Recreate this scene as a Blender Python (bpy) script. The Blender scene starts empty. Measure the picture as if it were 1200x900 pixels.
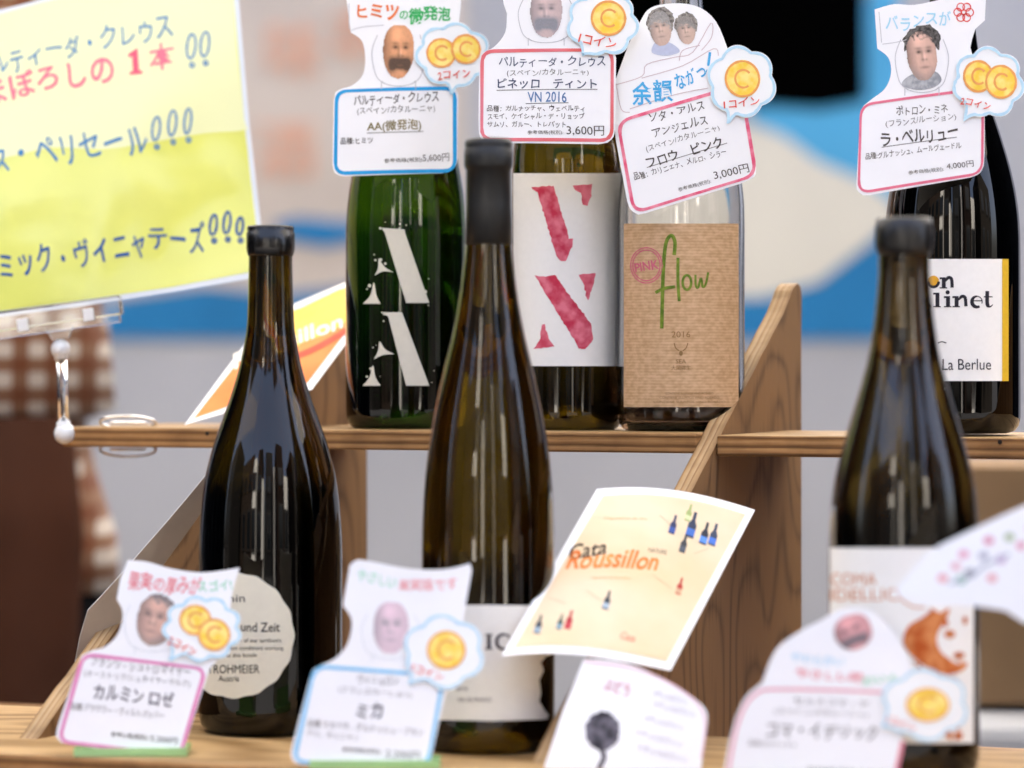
import bpy, bmesh, math, random
from mathutils import Vector, Matrix, noise, geometry

random.seed(7)
SC = bpy.context.scene
COL = SC.collection
R = math.radians

# ------------------------------------------------------------------ camera, light, exposure
FPX, YH, CAMZ = 3945.0, 420.0, 1.0          # focal length and horizon in pixels of the 1200 px wide photograph
cam_d = bpy.data.cameras.new('camera')
cam = bpy.data.objects.new('camera', cam_d); COL.objects.link(cam)
cam.location = (0, 0, CAMZ); cam.rotation_euler = (R(90), 0, 0)
cam_d.sensor_width = 36; cam_d.lens = 36 * FPX / 1200
cam_d.shift_y = -30 / 1200
cam_d.clip_start = 0.05; cam_d.clip_end = 500
cam_d.dof.use_dof = True; cam_d.dof.focus_distance = 2.08; cam_d.dof.aperture_fstop = 4.5
SC.camera = cam

SUN_EL, SUN_AZ = R(56), R(25)                # azimuth from +Y, clockwise: behind the stand; the stall itself is in the added canopy's shade
world = bpy.data.worlds.new('World'); SC.world = world; world.use_nodes = True
wn = world.node_tree.nodes; wl = world.node_tree.links
bg = wn['Background']; sky = wn.new('ShaderNodeTexSky'); sky.sky_type = 'NISHITA'
sky.sun_disc = False; sky.sun_elevation = SUN_EL; sky.sun_rotation = SUN_AZ
sky.air_density = 0.7; sky.dust_density = 7.0; sky.ozone_density = 0.4
wl.new(sky.outputs[0], bg.inputs[0]); bg.inputs[1].default_value = 0.12
sun_d = bpy.data.lights.new('sun', 'SUN'); sun = bpy.data.objects.new('sun', sun_d); COL.objects.link(sun)
sun_d.energy = 4.5; sun_d.angle = R(0.6); sun_d.color = (1, 0.95, 0.88)
sd = Vector((math.sin(SUN_AZ) * math.cos(SUN_EL), math.cos(SUN_AZ) * math.cos(SUN_EL), math.sin(SUN_EL)))
sun.rotation_euler = sd.to_track_quat('Z', 'Y').to_euler(); sun.location = (0, 0, 6)
SC.view_settings.view_transform = 'Standard'; SC.view_settings.look = 'None'
SC.view_settings.exposure = 3.5; SC.view_settings.gamma = 1
SC.view_settings.use_white_balance = True; SC.view_settings.white_balance_temperature = 6650; SC.view_settings.white_balance_tint = 9
SC.cycles.use_denoising = True
SC.cycles.max_bounces = 14; SC.cycles.transmission_bounces = 12; SC.cycles.transparent_max_bounces = 8
SC.cycles.caustics_refractive = False; SC.cycles.caustics_reflective = False
SC.cycles.sample_clamp_indirect = 6

# ------------------------------------------------------------------ small helpers
def hexc(h):
    c = [int(h[i:i + 2], 16) / 255 for i in (0, 2, 4)]
    return tuple(((x / 12.92) if x <= 0.04045 else ((x + 0.055) / 1.055) ** 2.4) for x in c) + (1,)

MATS = {}
def new_mat(name):
    m = bpy.data.materials.new(name); m.use_nodes = True
    n = m.node_tree.nodes; l = m.node_tree.links
    return m, n, l, n['Principled BSDF']

def plain(name, hexcol, rough=0.6, spec=0.3, var=0.06, scale=60, metal=0.0, bump=0.0):
    """plain material with a slight procedural mottling"""
    if name in MATS: return MATS[name]
    m, n, l, b = new_mat(name)
    c = hexc(hexcol)
    tc = n.new('ShaderNodeTexCoord'); nz = n.new('ShaderNodeTexNoise'); nz.inputs['Scale'].default_value = scale
    nz.inputs['Detail'].default_value = 4
    l.new(tc.outputs['Object'], nz.inputs['Vector'])
    rp = n.new('ShaderNodeValToRGB')
    rp.color_ramp.elements[0].color = tuple(x * (1 - var) for x in c[:3]) + (1,)
    rp.color_ramp.elements[1].color = tuple(min(1, x * (1 + var)) for x in c[:3]) + (1,)
    rp.color_ramp.elements[0].position = 0.3; rp.color_ramp.elements[1].position = 0.7
    l.new(nz.outputs['Fac'], rp.inputs[0]); l.new(rp.outputs[0], b.inputs['Base Color'])
    b.inputs['Roughness'].default_value = rough; b.inputs['Specular IOR Level'].default_value = spec
    b.inputs['Metallic'].default_value = metal
    if bump:
        bp = n.new('ShaderNodeBump'); bp.inputs['Strength'].default_value = bump; bp.inputs['Distance'].default_value = 0.001
        l.new(nz.outputs['Fac'], bp.inputs['Height']); l.new(bp.outputs[0], b.inputs['Normal'])
    MATS[name] = m; return m

def ink(hexcol, var=0.05): return plain('ink_' + hexcol, hexcol, 0.55, 0.25, var, 400)

def crayon(name, h1, h2, scale=180):
    """two-tone marker fill"""
    if name in MATS: return MATS[name]
    m, n, l, b = new_mat(name)
    tc = n.new('ShaderNodeTexCoord'); nz = n.new('ShaderNodeTexNoise'); nz.inputs['Scale'].default_value = scale
    nz.inputs['Detail'].default_value = 3
    l.new(tc.outputs['Object'], nz.inputs['Vector'])
    rp = n.new('ShaderNodeValToRGB'); rp.color_ramp.elements[0].color = hexc(h1); rp.color_ramp.elements[1].color = hexc(h2)
    rp.color_ramp.elements[0].position = 0.38; rp.color_ramp.elements[1].position = 0.62
    l.new(nz.outputs['Fac'], rp.inputs[0]); l.new(rp.outputs[0], b.inputs['Base Color'])
    b.inputs['Roughness'].default_value = 0.6; b.inputs['Specular IOR Level'].default_value = 0.25
    MATS[name] = m; return m

def photo_mat():
    if 'photo' in MATS: return MATS['photo']
    m, n, l, b = new_mat('printed_photo')
    a = n.new('ShaderNodeAttribute'); a.attribute_name = 'Col'
    l.new(a.outputs['Color'], b.inputs['Base Color']); b.inputs['Roughness'].default_value = 0.5
    b.inputs['Specular IOR Level'].default_value = 0.3
    MATS['photo'] = m; return m

def glass(name, stops, ior=1.45, rough=0.0, z0=0.0, z1=0.3):
    """tinted glass; stops: (height 0..1, linear rgb) down the bottle, so filled and empty parts differ"""
    if name in MATS: return MATS[name]
    m = bpy.data.materials.new(name); m.use_nodes = True
    n = m.node_tree.nodes; l = m.node_tree.links
    n.remove(n['Principled BSDF']); out = n['Material Output']
    g = n.new('ShaderNodeBsdfRefraction'); g.inputs['IOR'].default_value = ior; g.inputs['Roughness'].default_value = rough
    gl_ = n.new('ShaderNodeBsdfGlossy'); gl_.inputs['Roughness'].default_value = max(rough, .035); gl_.inputs['Color'].default_value = (1, 1, 1, 1)
    fr = n.new('ShaderNodeFresnel'); fr.inputs['IOR'].default_value = ior if ior < 1.4 else 1.47
    mixs = n.new('ShaderNodeMixShader')
    tc = n.new('ShaderNodeTexCoord'); sp = n.new('ShaderNodeSeparateXYZ'); l.new(tc.outputs['Object'], sp.inputs[0])
    mr = n.new('ShaderNodeMapRange'); mr.inputs[1].default_value = z0; mr.inputs[2].default_value = z1
    l.new(sp.outputs['Z'], mr.inputs[0])
    rp = n.new('ShaderNodeValToRGB'); e = rp.color_ramp.elements
    while len(e) < len(stops): e.new(0.5)
    for i, (p, c) in enumerate(stops):
        e[i].position = p; e[i].color = tuple(c) + (1,)
    l.new(mr.outputs[0], rp.inputs[0]); l.new(rp.outputs[0], g.inputs['Color'])
    # faint waviness of moulded glass
    nz = n.new('ShaderNodeTexNoise'); nz.inputs['Scale'].default_value = 22; nz.inputs['Detail'].default_value = 1
    mp = n.new('ShaderNodeMapping'); mp.inputs['Scale'].default_value = (1, 1, 0.35)
    l.new(tc.outputs['Object'], mp.inputs[0]); l.new(mp.outputs[0], nz.inputs['Vector'])
    bp = n.new('ShaderNodeBump'); bp.inputs['Strength'].default_value = 0.22; bp.inputs['Distance'].default_value = 0.004
    l.new(nz.outputs['Fac'], bp.inputs['Height']); l.new(bp.outputs[0], g.inputs['Normal']); l.new(bp.outputs[0], gl_.inputs['Normal']); l.new(bp.outputs[0], fr.inputs['Normal'])
    l.new(fr.outputs[0], mixs.inputs[0]); l.new(g.outputs[0], mixs.inputs[1]); l.new(gl_.outputs[0], mixs.inputs[2])
    l.new(mixs.outputs[0], out.inputs[0])
    MATS[name] = m; return m

def wood(name, dark, light, grain_dir=(0, 0, 1), rot=0.0, scale=1.0, rough=0.6, ring=55.0, contrast=(0.3, 0.75), lines=False):
    """swirling softwood face: stretched noise rings plus fine fibre"""
    if name in MATS: return MATS[name]
    m, n, l, b = new_mat(name)
    tc = n.new('ShaderNodeTexCoord'); mp = n.new('ShaderNodeMapping')
    mp.inputs['Rotation'].default_value = (0, 0, rot)
    s = [(6 if lines else 7) * scale if not g else (2.6 if lines else 2.0) * scale for g in grain_dir]
    mp.inputs['Scale'].default_value = s
    vr = n.new('ShaderNodeMapping'); vr.inputs['Rotation'].default_value = (0, 0, rot)
    l.new(tc.outputs['Object'], vr.inputs[0])
    sc_ = n.new('ShaderNodeMapping'); sc_.inputs['Scale'].default_value = s
    l.new(vr.outputs[0], sc_.inputs[0])
    nz = n.new('ShaderNodeTexNoise'); nz.inputs['Scale'].default_value = 1.0; nz.inputs['Detail'].default_value = 1.5
    l.new(sc_.outputs[0], nz.inputs['Vector'])
    mul = n.new('ShaderNodeMath'); mul.operation = 'MULTIPLY'; mul.inputs[1].default_value = ring
    l.new(nz.outputs['Fac'], mul.inputs[0])
    sn = n.new('ShaderNodeMath'); sn.operation = 'SINE'; l.new(mul.outputs[0], sn.inputs[0])
    mr = n.new('ShaderNodeMapRange'); mr.inputs[1].default_value = -1; mr.inputs[2].default_value = 1
    l.new(sn.outputs[0], mr.inputs[0])
    if lines:
        pw_ = n.new('ShaderNodeMath'); pw_.operation = 'POWER'; pw_.inputs[1].default_value = 0.45; l.new(mr.outputs[0], pw_.inputs[0]); mr = pw_
    fs = n.new('ShaderNodeMapping'); fs.inputs['Scale'].default_value = [260 if not g else 9 for g in grain_dir]
    l.new(vr.outputs[0], fs.inputs[0])
    fz = n.new('ShaderNodeTexNoise'); fz.inputs['Scale'].default_value = 1; fz.inputs['Detail'].default_value = 5
    l.new(fs.outputs[0], fz.inputs['Vector'])
    mx = n.new('ShaderNodeMix'); mx.inputs[0].default_value = 0.6
    l.new(mr.outputs[0], mx.inputs[2]); l.new(fz.outputs['Fac'], mx.inputs[3])
    rp = n.new('ShaderNodeValToRGB'); rp.color_ramp.elements[0].color = hexc(dark); rp.color_ramp.elements[1].color = hexc(light)
    rp.color_ramp.elements[0].position, rp.color_ramp.elements[1].position = contrast
    l.new(mx.outputs[0], rp.inputs[0]); l.new(rp.outputs[0], b.inputs['Base Color'])
    bp = n.new('ShaderNodeBump'); bp.inputs['Strength'].default_value = 0.35; bp.inputs['Distance'].default_value = 0.0008
    l.new(mx.outputs[0], bp.inputs['Height']); l.new(bp.outputs[0], b.inputs['Normal'])
    b.inputs['Roughness'].default_value = rough; b.inputs['Specular IOR Level'].default_value = 0.25
    MATS[name] = m; return m

def ply(name, axis, off, thick, along, cols):
    """plywood edge: veneers layered across AXIS (object space), with streaks along ALONG"""
    if name in MATS: return MATS[name]
    m, n, l, b = new_mat(name)
    tc = n.new('ShaderNodeTexCoord')
    dt = n.new('ShaderNodeVectorMath'); dt.operation = 'DOT_PRODUCT'; dt.inputs[1].default_value = axis
    l.new(tc.outputs['Object'], dt.inputs[0])
    mr = n.new('ShaderNodeMapRange'); mr.inputs[1].default_value = off; mr.inputs[2].default_value = off + thick
    l.new(dt.outputs['Value'], mr.inputs[0])
    # streak coordinates: squeeze along ALONG
    da = n.new('ShaderNodeVectorMath'); da.operation = 'DOT_PRODUCT'; da.inputs[1].default_value = along
    l.new(tc.outputs['Object'], da.inputs[0])
    cb = n.new('ShaderNodeCombineXYZ')
    m1 = n.new('ShaderNodeMath'); m1.operation = 'MULTIPLY'; m1.inputs[1].default_value = 22; l.new(da.outputs['Value'], m1.inputs[0])
    m2 = n.new('ShaderNodeMath'); m2.operation = 'MULTIPLY'; m2.inputs[1].default_value = 700; l.new(dt.outputs['Value'], m2.inputs[0])
    l.new(m1.outputs[0], cb.inputs[0]); l.new(m2.outputs[0], cb.inputs[1])
    nz = n.new('ShaderNodeTexNoise'); nz.inputs['Scale'].default_value = 1; nz.inputs['Detail'].default_value = 4
    l.new(cb.outputs[0], nz.inputs['Vector'])
    ad = n.new('ShaderNodeMath'); ad.operation = 'MULTIPLY_ADD'; ad.inputs[1].default_value = 0.16; ad.inputs[2].default_value = -0.08
    l.new(nz.outputs['Fac'], ad.inputs[0])
    sm = n.new('ShaderNodeMath'); sm.operation = 'ADD'; l.new(mr.outputs[0], sm.inputs[0]); l.new(ad.outputs[0], sm.inputs[1])
    rp = n.new('ShaderNodeValToRGB'); e = rp.color_ramp.elements
    while len(e) < len(cols): e.new(0.5)
    for i, (p, c) in enumerate(cols): e[i].position = p; e[i].color = hexc(c)
    l.new(sm.outputs[0], rp.inputs[0])
    nz2 = n.new('ShaderNodeTexNoise'); nz2.inputs['Scale'].default_value = 35; nz2.inputs['Detail'].default_value = 5
    l.new(tc.outputs['Object'], nz2.inputs['Vector'])
    mx = n.new('ShaderNodeMix'); mx.data_type = 'RGBA'; mx.blend_type = 'MULTIPLY'; mx.inputs[0].default_value = 0.55
    rp2 = n.new('ShaderNodeValToRGB'); rp2.color_ramp.elements[0].position = 0.3; rp2.color_ramp.elements[1].position = 0.62
    rp2.color_ramp.elements[0].color = (0.35, 0.3, 0.27, 1); rp2.color_ramp.elements[1].color = (1, 1, 1, 1)
    l.new(nz2.outputs['Fac'], rp2.inputs[0])
    l.new(rp.outputs[0], mx.inputs[6]); l.new(rp2.outputs[0], mx.inputs[7]); l.new(mx.outputs[2], b.inputs['Base Color'])
    bp = n.new('ShaderNodeBump'); bp.inputs['Strength'].default_value = 0.5; bp.inputs['Distance'].default_value = 0.001
    l.new(nz.outputs['Fac'], bp.inputs['Height']); l.new(bp.outputs[0], b.inputs['Normal'])
    b.inputs['Roughness'].default_value = 0.65; b.inputs['Specular IOR Level'].default_value = 0.25
    MATS[name] = m; return m

def tag(o, label=None, cat=None, group=None, kind=None):
    if label: o['label'] = label
    if cat: o['category'] = cat
    if group: o['group'] = group
    if kind: o['kind'] = kind
    return o

def thing(name, label, cat, loc, group=None):
    o = bpy.data.objects.new(name, None); COL.objects.link(o); o.location = loc
    o.empty_display_size = 0.02
    return tag(o, label, cat, group)

def root_loc(o):
    v = Vector((0, 0, 0))
    while o: v += o.location; o = o.parent
    return v

class MB:
    """collects world-space verts and faces; build() links ONE mesh object whose origin is its parent's origin"""
    def __init__(s): s.v, s.f, s.m, s.mats, s.col, s.smooth = [], [], [], [], None, []
    def mi(s, mat):
        if mat not in s.mats: s.mats.append(mat)
        return s.mats.index(mat)
    def add(s, verts, faces, mat, smooth=False, cols=None):
        o = len(s.v); s.v += [tuple(p) for p in verts]; k = s.mi(mat)
        for f in faces: s.f.append(tuple(i + o for i in f)); s.m.append(k); s.smooth.append(smooth)
        if cols is not None:
            if s.col is None: s.col = [(1, 1, 1, 1)] * o
            s.col += cols
        elif s.col is not None: s.col += [(1, 1, 1, 1)] * len(verts)
    def build(s, name, parent=None, loc=(0, 0, 0), bevel=0, auto=None):
        o0 = root_loc(parent) if parent else Vector(loc)
        me = bpy.data.meshes.new(name)
        me.from_pydata([(x - o0.x, y - o0.y, z - o0.z) for x, y, z in s.v], [], s.f)
        for m in s.mats: me.materials.append(m)
        me.polygons.foreach_set('material_index', s.m); me.polygons.foreach_set('use_smooth', s.smooth)
        if s.col:
            a = me.color_attributes.new('Col', 'FLOAT_COLOR', 'POINT')
            a.data.foreach_set('color', [x for c in s.col for x in c])
        me.update()
        ob = bpy.data.objects.new(name, me); COL.objects.link(ob)
        if parent: ob.parent = parent
        else: ob.location = o0
        if bevel:
            b = ob.modifiers.new('bevel', 'BEVEL'); b.width = bevel; b.segments = 2; b.limit_method = 'ANGLE'
        return ob
    def box(s, c, dx, dy, dz, mat, ux=Vector((1, 0, 0)), uy=Vector((0, 1, 0)), uz=Vector((0, 0, 1)), mats=None):
        """box centred at c with half sizes along the given axes"""
        c = Vector(c); P = []
        for k in (-1, 1):
            for j in (-1, 1):
                for i in (-1, 1): P.append(c + ux * dx * i + uy * dy * j + uz * dz * k)
        F = [(0, 2, 3, 1), (4, 5, 7, 6), (0, 1, 5, 4), (2, 6, 7, 3), (0, 4, 6, 2), (1, 3, 7, 5)]  # -z +z -y +y -x +x
        if not mats: s.add(P, F, mat)
        else:
            o = len(s.v); s.v += [tuple(p) for p in P]
            for f, mm in zip(F, mats): s.f.append(tuple(i + o for i in f)); s.m.append(s.mi(mm)); s.smooth.append(False)
    def tube(s, pts, r, mat, n=12, closed=False, cap=True):
        pts = [Vector(p) for p in pts]; N = len(pts); rr = r if hasattr(r, '__len__') else [r] * N
        V, F = [], []
        up = Vector((0.13, 0.21, 1)).normalized()
        for i, p in enumerate(pts):
            a = pts[(i - 1) % N] if (closed or i > 0) else p
            b = pts[(i + 1) % N] if (closed or i < N - 1) else p
            t = (b - a).normalized(); u = t.cross(up)
            if u.length < 1e-3: u = t.cross(Vector((1, 0, 0)))
            u.normalize(); w = t.cross(u)
            for k in range(n):
                A = 2 * math.pi * k / n; V.append(p + u * math.cos(A) * rr[i] + w * math.sin(A) * rr[i])
        for i in range(N if closed else N - 1):
            j = (i + 1) % N
            for k in range(n):
                q = (k + 1) % n; F.append((i * n + k, j * n + k, j * n + q, i * n + q))
        if cap and not closed:
            F.append(tuple(range(n))); F.append(tuple(reversed(range((N - 1) * n, N * n))))
        s.add(V, F, mat, True)
    def lathe(s, axis, prof, mat, n=72, top=True, bottom=True):
        """prof: (radius, z) from bottom to top in metres, z relative to axis point"""
        ax = Vector(axis); V, F = [], []
        for r, z in prof:
            for k in range(n):
                A = 2 * math.pi * k / n; V.append((ax.x + r * math.cos(A), ax.y + r * math.sin(A), ax.z + z))
        for i in range(len(prof) - 1):
            for k in range(n):
                q = (k + 1) % n; F.append((i * n + k, i * n + q, (i + 1) * n + q, (i + 1) * n + k))
        if bottom: F.append(tuple(reversed(range(n))))
        if top: F.append(tuple(range((len(prof) - 1) * n, len(prof) * n)))
        s.add(V, F, mat, True)

def spline(pts, n=8, closed=False):
    """Catmull-Rom through 2D points"""
    out = []; N = len(pts)
    rng = range(N) if closed else range(N - 1)
    for i in rng:
        p = [pts[(i + k) % N] if closed else pts[min(max(i + k, 0), N - 1)] for k in (-1, 0, 1, 2)]
        for j in range(n):
            t = j / n
            out.append(tuple(0.5 * (2 * p[1][a] + (p[2][a] - p[0][a]) * t + (2 * p[0][a] - 5 * p[1][a] + 4 * p[2][a] - p[3][a]) * t * t
                                    + (3 * p[1][a] - p[0][a] - 3 * p[2][a] + p[3][a]) * t ** 3) for a in range(len(pts[0]))))
    if not closed: out.append(tuple(pts[-1]))
    return out

def rquad(c, r=10, n=5):
    """quad (or any polygon) with rounded corners"""
    out = []; N = len(c)
    for i in range(N):
        p, a, b = Vector(c[i]), Vector(c[i - 1]), Vector(c[(i + 1) % N])
        A = p + (a - p).normalized() * r; B = p + (b - p).normalized() * r
        for k in range(n + 1):
            t = k / n; q = A * (1 - t) ** 2 + p * 2 * t * (1 - t) + B * t * t; out.append((q.x, q.y))
    return out

def cloud(cx, cy, rx, ry, n=7, ph=0.3, tail=None, k=1.0):
    out = []
    for i in range(112):
        a = 2 * math.pi * i / 112
        r = 0.86 + 0.14 * abs(math.sin(n * a / 2 + ph))
        x, y = cx + rx * r * math.cos(a) * k, cy + ry * r * math.sin(a) * k
        if tail:
            ta = math.atan2((tail[1] - cy) / ry, (tail[0] - cx) / rx); d = abs((a - ta + math.pi) % (2 * math.pi) - math.pi)
            if d < 0.16:
                t = 1 - d / 0.16; x += (tail[0] - x) * t * k; y += (tail[1] - y) * t * k
        out.append((x, y))
    return out

def ell(cx, cy, rx, ry, n=28, rot=0):
    c, s = math.cos(R(rot)), math.sin(R(rot))
    return [(cx + rx * math.cos(a) * c - ry * math.sin(a) * s, cy + rx * math.cos(a) * s + ry * math.sin(a) * c)
            for a in [2 * math.pi * i / n for i in range(n)]]

def arc(cx, cy, rx, ry, a0, a1, n=16):
    return [(cx + rx * math.cos(R(a0 + (a1 - a0) * i / n)), cy + ry * math.sin(R(a0 + (a1 - a0) * i / n))) for i in range(n + 1)]

GL = {}
def glyphs(s, bold=0.0):
    k = (s, bold)
    if k not in GL:
        c = bpy.data.curves.new('t', 'FONT'); c.body = s; c.size = 1; c.offset = bold; c.resolution_u = 3
        o = bpy.data.objects.new('t', c); COL.objects.link(o)
        dg = bpy.context.evaluated_depsgraph_get()
        m = bpy.data.meshes.new_from_object(o.evaluated_get(dg))
        V = [(v.co.x, v.co.y) for v in m.vertices]; F = [tuple(p.vertices) for p in m.polygons]
        bpy.data.objects.remove(o); bpy.data.curves.remove(c); bpy.data.meshes.remove(m)
        x0 = min(v[0] for v in V); x1 = max(v[0] for v in V); y0 = min(v[1] for v in V); y1 = max(v[1] for v in V)
        GL[k] = ([((x - x0) / (x1 - x0) - 0.5, (y - y0) / (y1 - y0) - 0.5) for x, y in V], F)
    return GL[k]

# ------------------------------------------------------------------ surfaces that printed matter is laid on
CAM = Vector((0, 0, CAMZ))
def ray(px, py): return Vector(((px - 600) / FPX, 1, (YH - py) / FPX))
def at(px, py, Y): return CAM + ray(px, py) * (Y / 1000)

class Plane:
    """a flat or gently curled sheet standing in the scene: point, normal (towards the viewer), curl in metres"""
    def __init__(s, p, n, bend=0.0, cx=0, w=1, along=None):
        s.p, s.n = Vector(p), Vector(n).normalized(); s.bend, s.cx, s.w = bend, cx, w; s.along = along or (1, 0)
        s.curved = bool(bend)
    def __call__(s, px, py, layer):
        d = ray(px, py); t = (s.p - CAM).dot(s.n) / d.dot(s.n); q = CAM + d * t
        o = layer * 0.0001
        if s.bend:
            u = ((px - s.cx) * s.along[0] + py * s.along[1]) / s.w; o += s.bend * (1 - u * u) + s.bend * 0.5 * math.sin(2.1 * u + py * 0.013)
        return q + s.n * o

class Cyl:
    curved = True
    def __init__(s, ax, r): s.ax, s.r = Vector(ax), r
    def __call__(s, px, py, layer):
        d = ray(px, py); r = s.r + layer * 0.0001
        ox, oy = CAM.x - s.ax.x, CAM.y - s.ax.y
        a = d.x ** 2 + d.y ** 2; b = 2 * (ox * d.x + oy * d.y); c = ox * ox + oy * oy - r * r
        D = max(b * b - 4 * a * c, 0); t = (-b - math.sqrt(D)) / (2 * a)
        return CAM + d * t

class Sheet:
    """2D shapes in photograph pixels, laid on a surface map as ONE mesh"""
    def __init__(s, surf, step=7): s.surf, s.step, s.mb = surf, step, MB()
    def _lay(s, V, F, layer, mat, thick=0, side=None):
        bm = bmesh.new(); vs = [bm.verts.new((x, y, 0)) for x, y in V]
        for f in F:
            try: bm.faces.new([vs[i] for i in f])
            except ValueError: pass
        if s.surf.curved:
            xs = [v[0] for v in V]; x = math.floor(min(xs) / s.step) * s.step + s.step
            ys = [v[1] for v in V]
            while x < max(xs):
                bmesh.ops.bisect_plane(bm, geom=bm.verts[:] + bm.edges[:] + bm.faces[:], plane_co=(x, 0, 0), plane_no=(1, 0, 0), dist=1e-5)
                x += s.step
            if isinstance(s.surf, Plane):
                y = math.floor(min(ys) / 20) * 20 + 20
                while y < max(ys):
                    bmesh.ops.bisect_plane(bm, geom=bm.verts[:] + bm.edges[:] + bm.faces[:], plane_co=(0, y, 0), plane_no=(0, 1, 0), dist=1e-5)
                    y += 20
        bm.verts.index_update(); bm.normal_update()
        L = [s.surf(v.co.x, v.co.y, layer) for v in bm.verts]
        def orient(f):
            ix = [v.index for v in f.verts]; n = f.normal.z
            return ix if n < 0 else ix[::-1]
        # pixel y runs down, so a face wound with negative z in pixel space looks at the viewer
        Fs = [orient(f) for f in bm.faces]
        s.mb.add(L, Fs, mat, s.surf.curved)
        if thick:
            B = [s.surf(v.co.x, v.co.y, layer - thick) for v in bm.verts]; s.mb.add(B, [f[::-1] for f in Fs], side or mat, s.surf.curved)
            SV, SF = [], []
            for e in bm.edges:
                if len(e.link_faces) == 1:
                    a, b = e.verts[0].index, e.verts[1].index; o = len(SV)
                    SV += [L[a], L[b], B[b], B[a]]; SF.append((o, o + 1, o + 2, o + 3))
            s.mb.add(SV, SF, side or mat)
        bm.free()
    def poly(s, pts, mat, layer=1, thick=0, side=None):
        tri = geometry.tessellate_polygon([[Vector((x, y, 0)) for x, y in pts]])
        s._lay(pts, tri, layer, mat, thick, side)
    def ribbon(s, pts, w, mat, layer=2, closed=False, rough=0.0):
        N = len(pts); V, F = [], []
        for i in range(N):
            a = Vector(pts[i - 1] if (closed or i > 0) else pts[i]); b = Vector(pts[(i + 1) % N] if (closed or i < N - 1) else pts[i])
            t = (b - a); t = t.normalized() if t.length else Vector((1, 0)); nrm = Vector((-t.y, t.x))
            ww = (w[i] if hasattr(w, '__len__') else w) / 2
            if rough: ww *= 1 + rough * noise.noise((pts[i][0] * 0.25, pts[i][1] * 0.25, 3.1))
            p = Vector(pts[i]); V += [tuple(p + nrm * ww), tuple(p - nrm * ww)]
        for i in range(N if closed else N - 1):
            j = (i + 1) % N; F.append((2 * i, 2 * j, 2 * j + 1, 2 * i + 1))
        s._lay(V, F, layer, mat)
    def text(s, t, cx, cy, w, h, mat, rot=0, bold=0.0, wob=0.035, layer=2, shear=0.0):
        """rot in degrees, counter-clockwise as seen in the photograph; the string's box is fitted to w x h"""
        V, F = glyphs(t, bold); c, sn = math.cos(R(rot)), math.sin(R(rot)); sd_ = hash_(t)
        O = []; nch = len(t); hand = wob > .025 and nch > 1 and all(ord(c_) > 0x3000 for c_ in t)
        for x, y in V:
            X, Y = x * w, y * h
            if hand:
                i = min(nch - 1, max(0, int((x + .5) * nch))); xc = ((i + .5) / nch - .5) * w; r1 = math.sin(i * 12.9 + sd_ * 7.1); r2 = math.sin(i * 7.7 + sd_ * 3.3); r3 = math.sin(i * 4.3 + sd_ * 5.9)
                a_ = R(6) * r1; dx, dy = (X - xc) * (1 + .07 * r3), Y * (1 + .09 * r2); X = xc + dx * math.cos(a_) - dy * math.sin(a_); Y = dx * math.sin(a_) + dy * math.cos(a_) + h * .07 * r3
            if wob:
                q = (X / h * 1.3 + sd_, Y / h * 1.3, 0.5); X += noise.noise(q) * h * wob * 2; Y += noise.noise((q[0] + 31, q[1], 0.5)) * h * wob * 2
                Y += noise.noise((X / h * 0.55 + sd_, 9.3, 0)) * h * wob * 3
            X += shear * Y
            O.append((cx + X * c - Y * sn, cy - (X * sn + Y * c)))
        s._lay(O, F, layer, mat)
    def build(s, name, parent): return s.mb.build(name, parent)

def hash_(t): return (sum(ord(c) * (i + 3) for i, c in enumerate(t)) % 977) * 0.37

# display-stand axes: e runs along the shelves to the right (and nearer), d runs back into the stand
TH = R(22)
E = Vector((math.cos(TH), -math.sin(TH), 0)); D = Vector((math.sin(TH), math.cos(TH), 0)); Z = Vector((0, 0, 1))
def S(u, v, z): return E * (u / 1000) + D * (v / 1000) + Z * (CAMZ + z / 1000)
ZLOW, ZUP = -220, -46

# ------------------------------------------------------------------ the setting
g = MB(); gm = plain('asphalt', '363637', 0.9, 0.2, 0.15, 30)
g.add([(-200, -200, 0), (200, -200, 0), (200, 200, 0), (-200, 200, 0)], [(0, 1, 2, 3)], gm)
tag(g.build('ground'), kind='structure')

# unseen canopy added to shade the stall; unseen house fronts across the street (they show in the bottles)
cm, n, l, b = new_mat('shade_canvas')
tr = n.new('ShaderNodeBsdfTranslucent'); tr.inputs['Color'].default_value = hexc('e6e4de'); ms = n.new('ShaderNodeMixShader'); ms.inputs[0].default_value = 0.2
b.inputs['Base Color'].default_value = hexc('dcdad4'); b.inputs['Roughness'].default_value = .9
l.new(b.outputs[0], ms.inputs[1]); l.new(tr.outputs[0], ms.inputs[2]); l.new(ms.outputs[0], n['Material Output'].inputs[0])
cn = thing('shade_canopy', 'unseen white canvas canopy added to shade the wine stand from above', 'canopy', (0, 2.4, 0))
m = MB(); V, F = [], []
for j in range(13):
    for i in range(25):
        x = -2.6 + 5.2 * i / 24; y = 1.35 + 3.5 * j / 12
        V.append((x, y, 2.35 + .32 * (1 - abs(y - 3.1) / 1.75) + .02 * math.sin(x * 3 + y * 2)))
for j in range(12):
    for i in range(24): F.append((j * 25 + i, j * 25 + i + 1, (j + 1) * 25 + i + 1, (j + 1) * 25 + i))
m.add(V, F, cm, True); m.build('shade_roof', cn)
pm = plain('shade_pole_grey', '8c8f92', .4, .5)
for x, y in ((-2.5, 1.4), (2.5, 1.4), (-2.5, 4.8), (2.5, 4.8)):
    m = MB(); m.tube([(x, y, 0), (x, y, 2.36)], .02, pm, 12); m.build('shade_pole', cn)
cur = plain('blocker_navy', '10141c', .95, .1, .2, 4)  # dark cloths added out of view to keep the bottle edges dark
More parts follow.
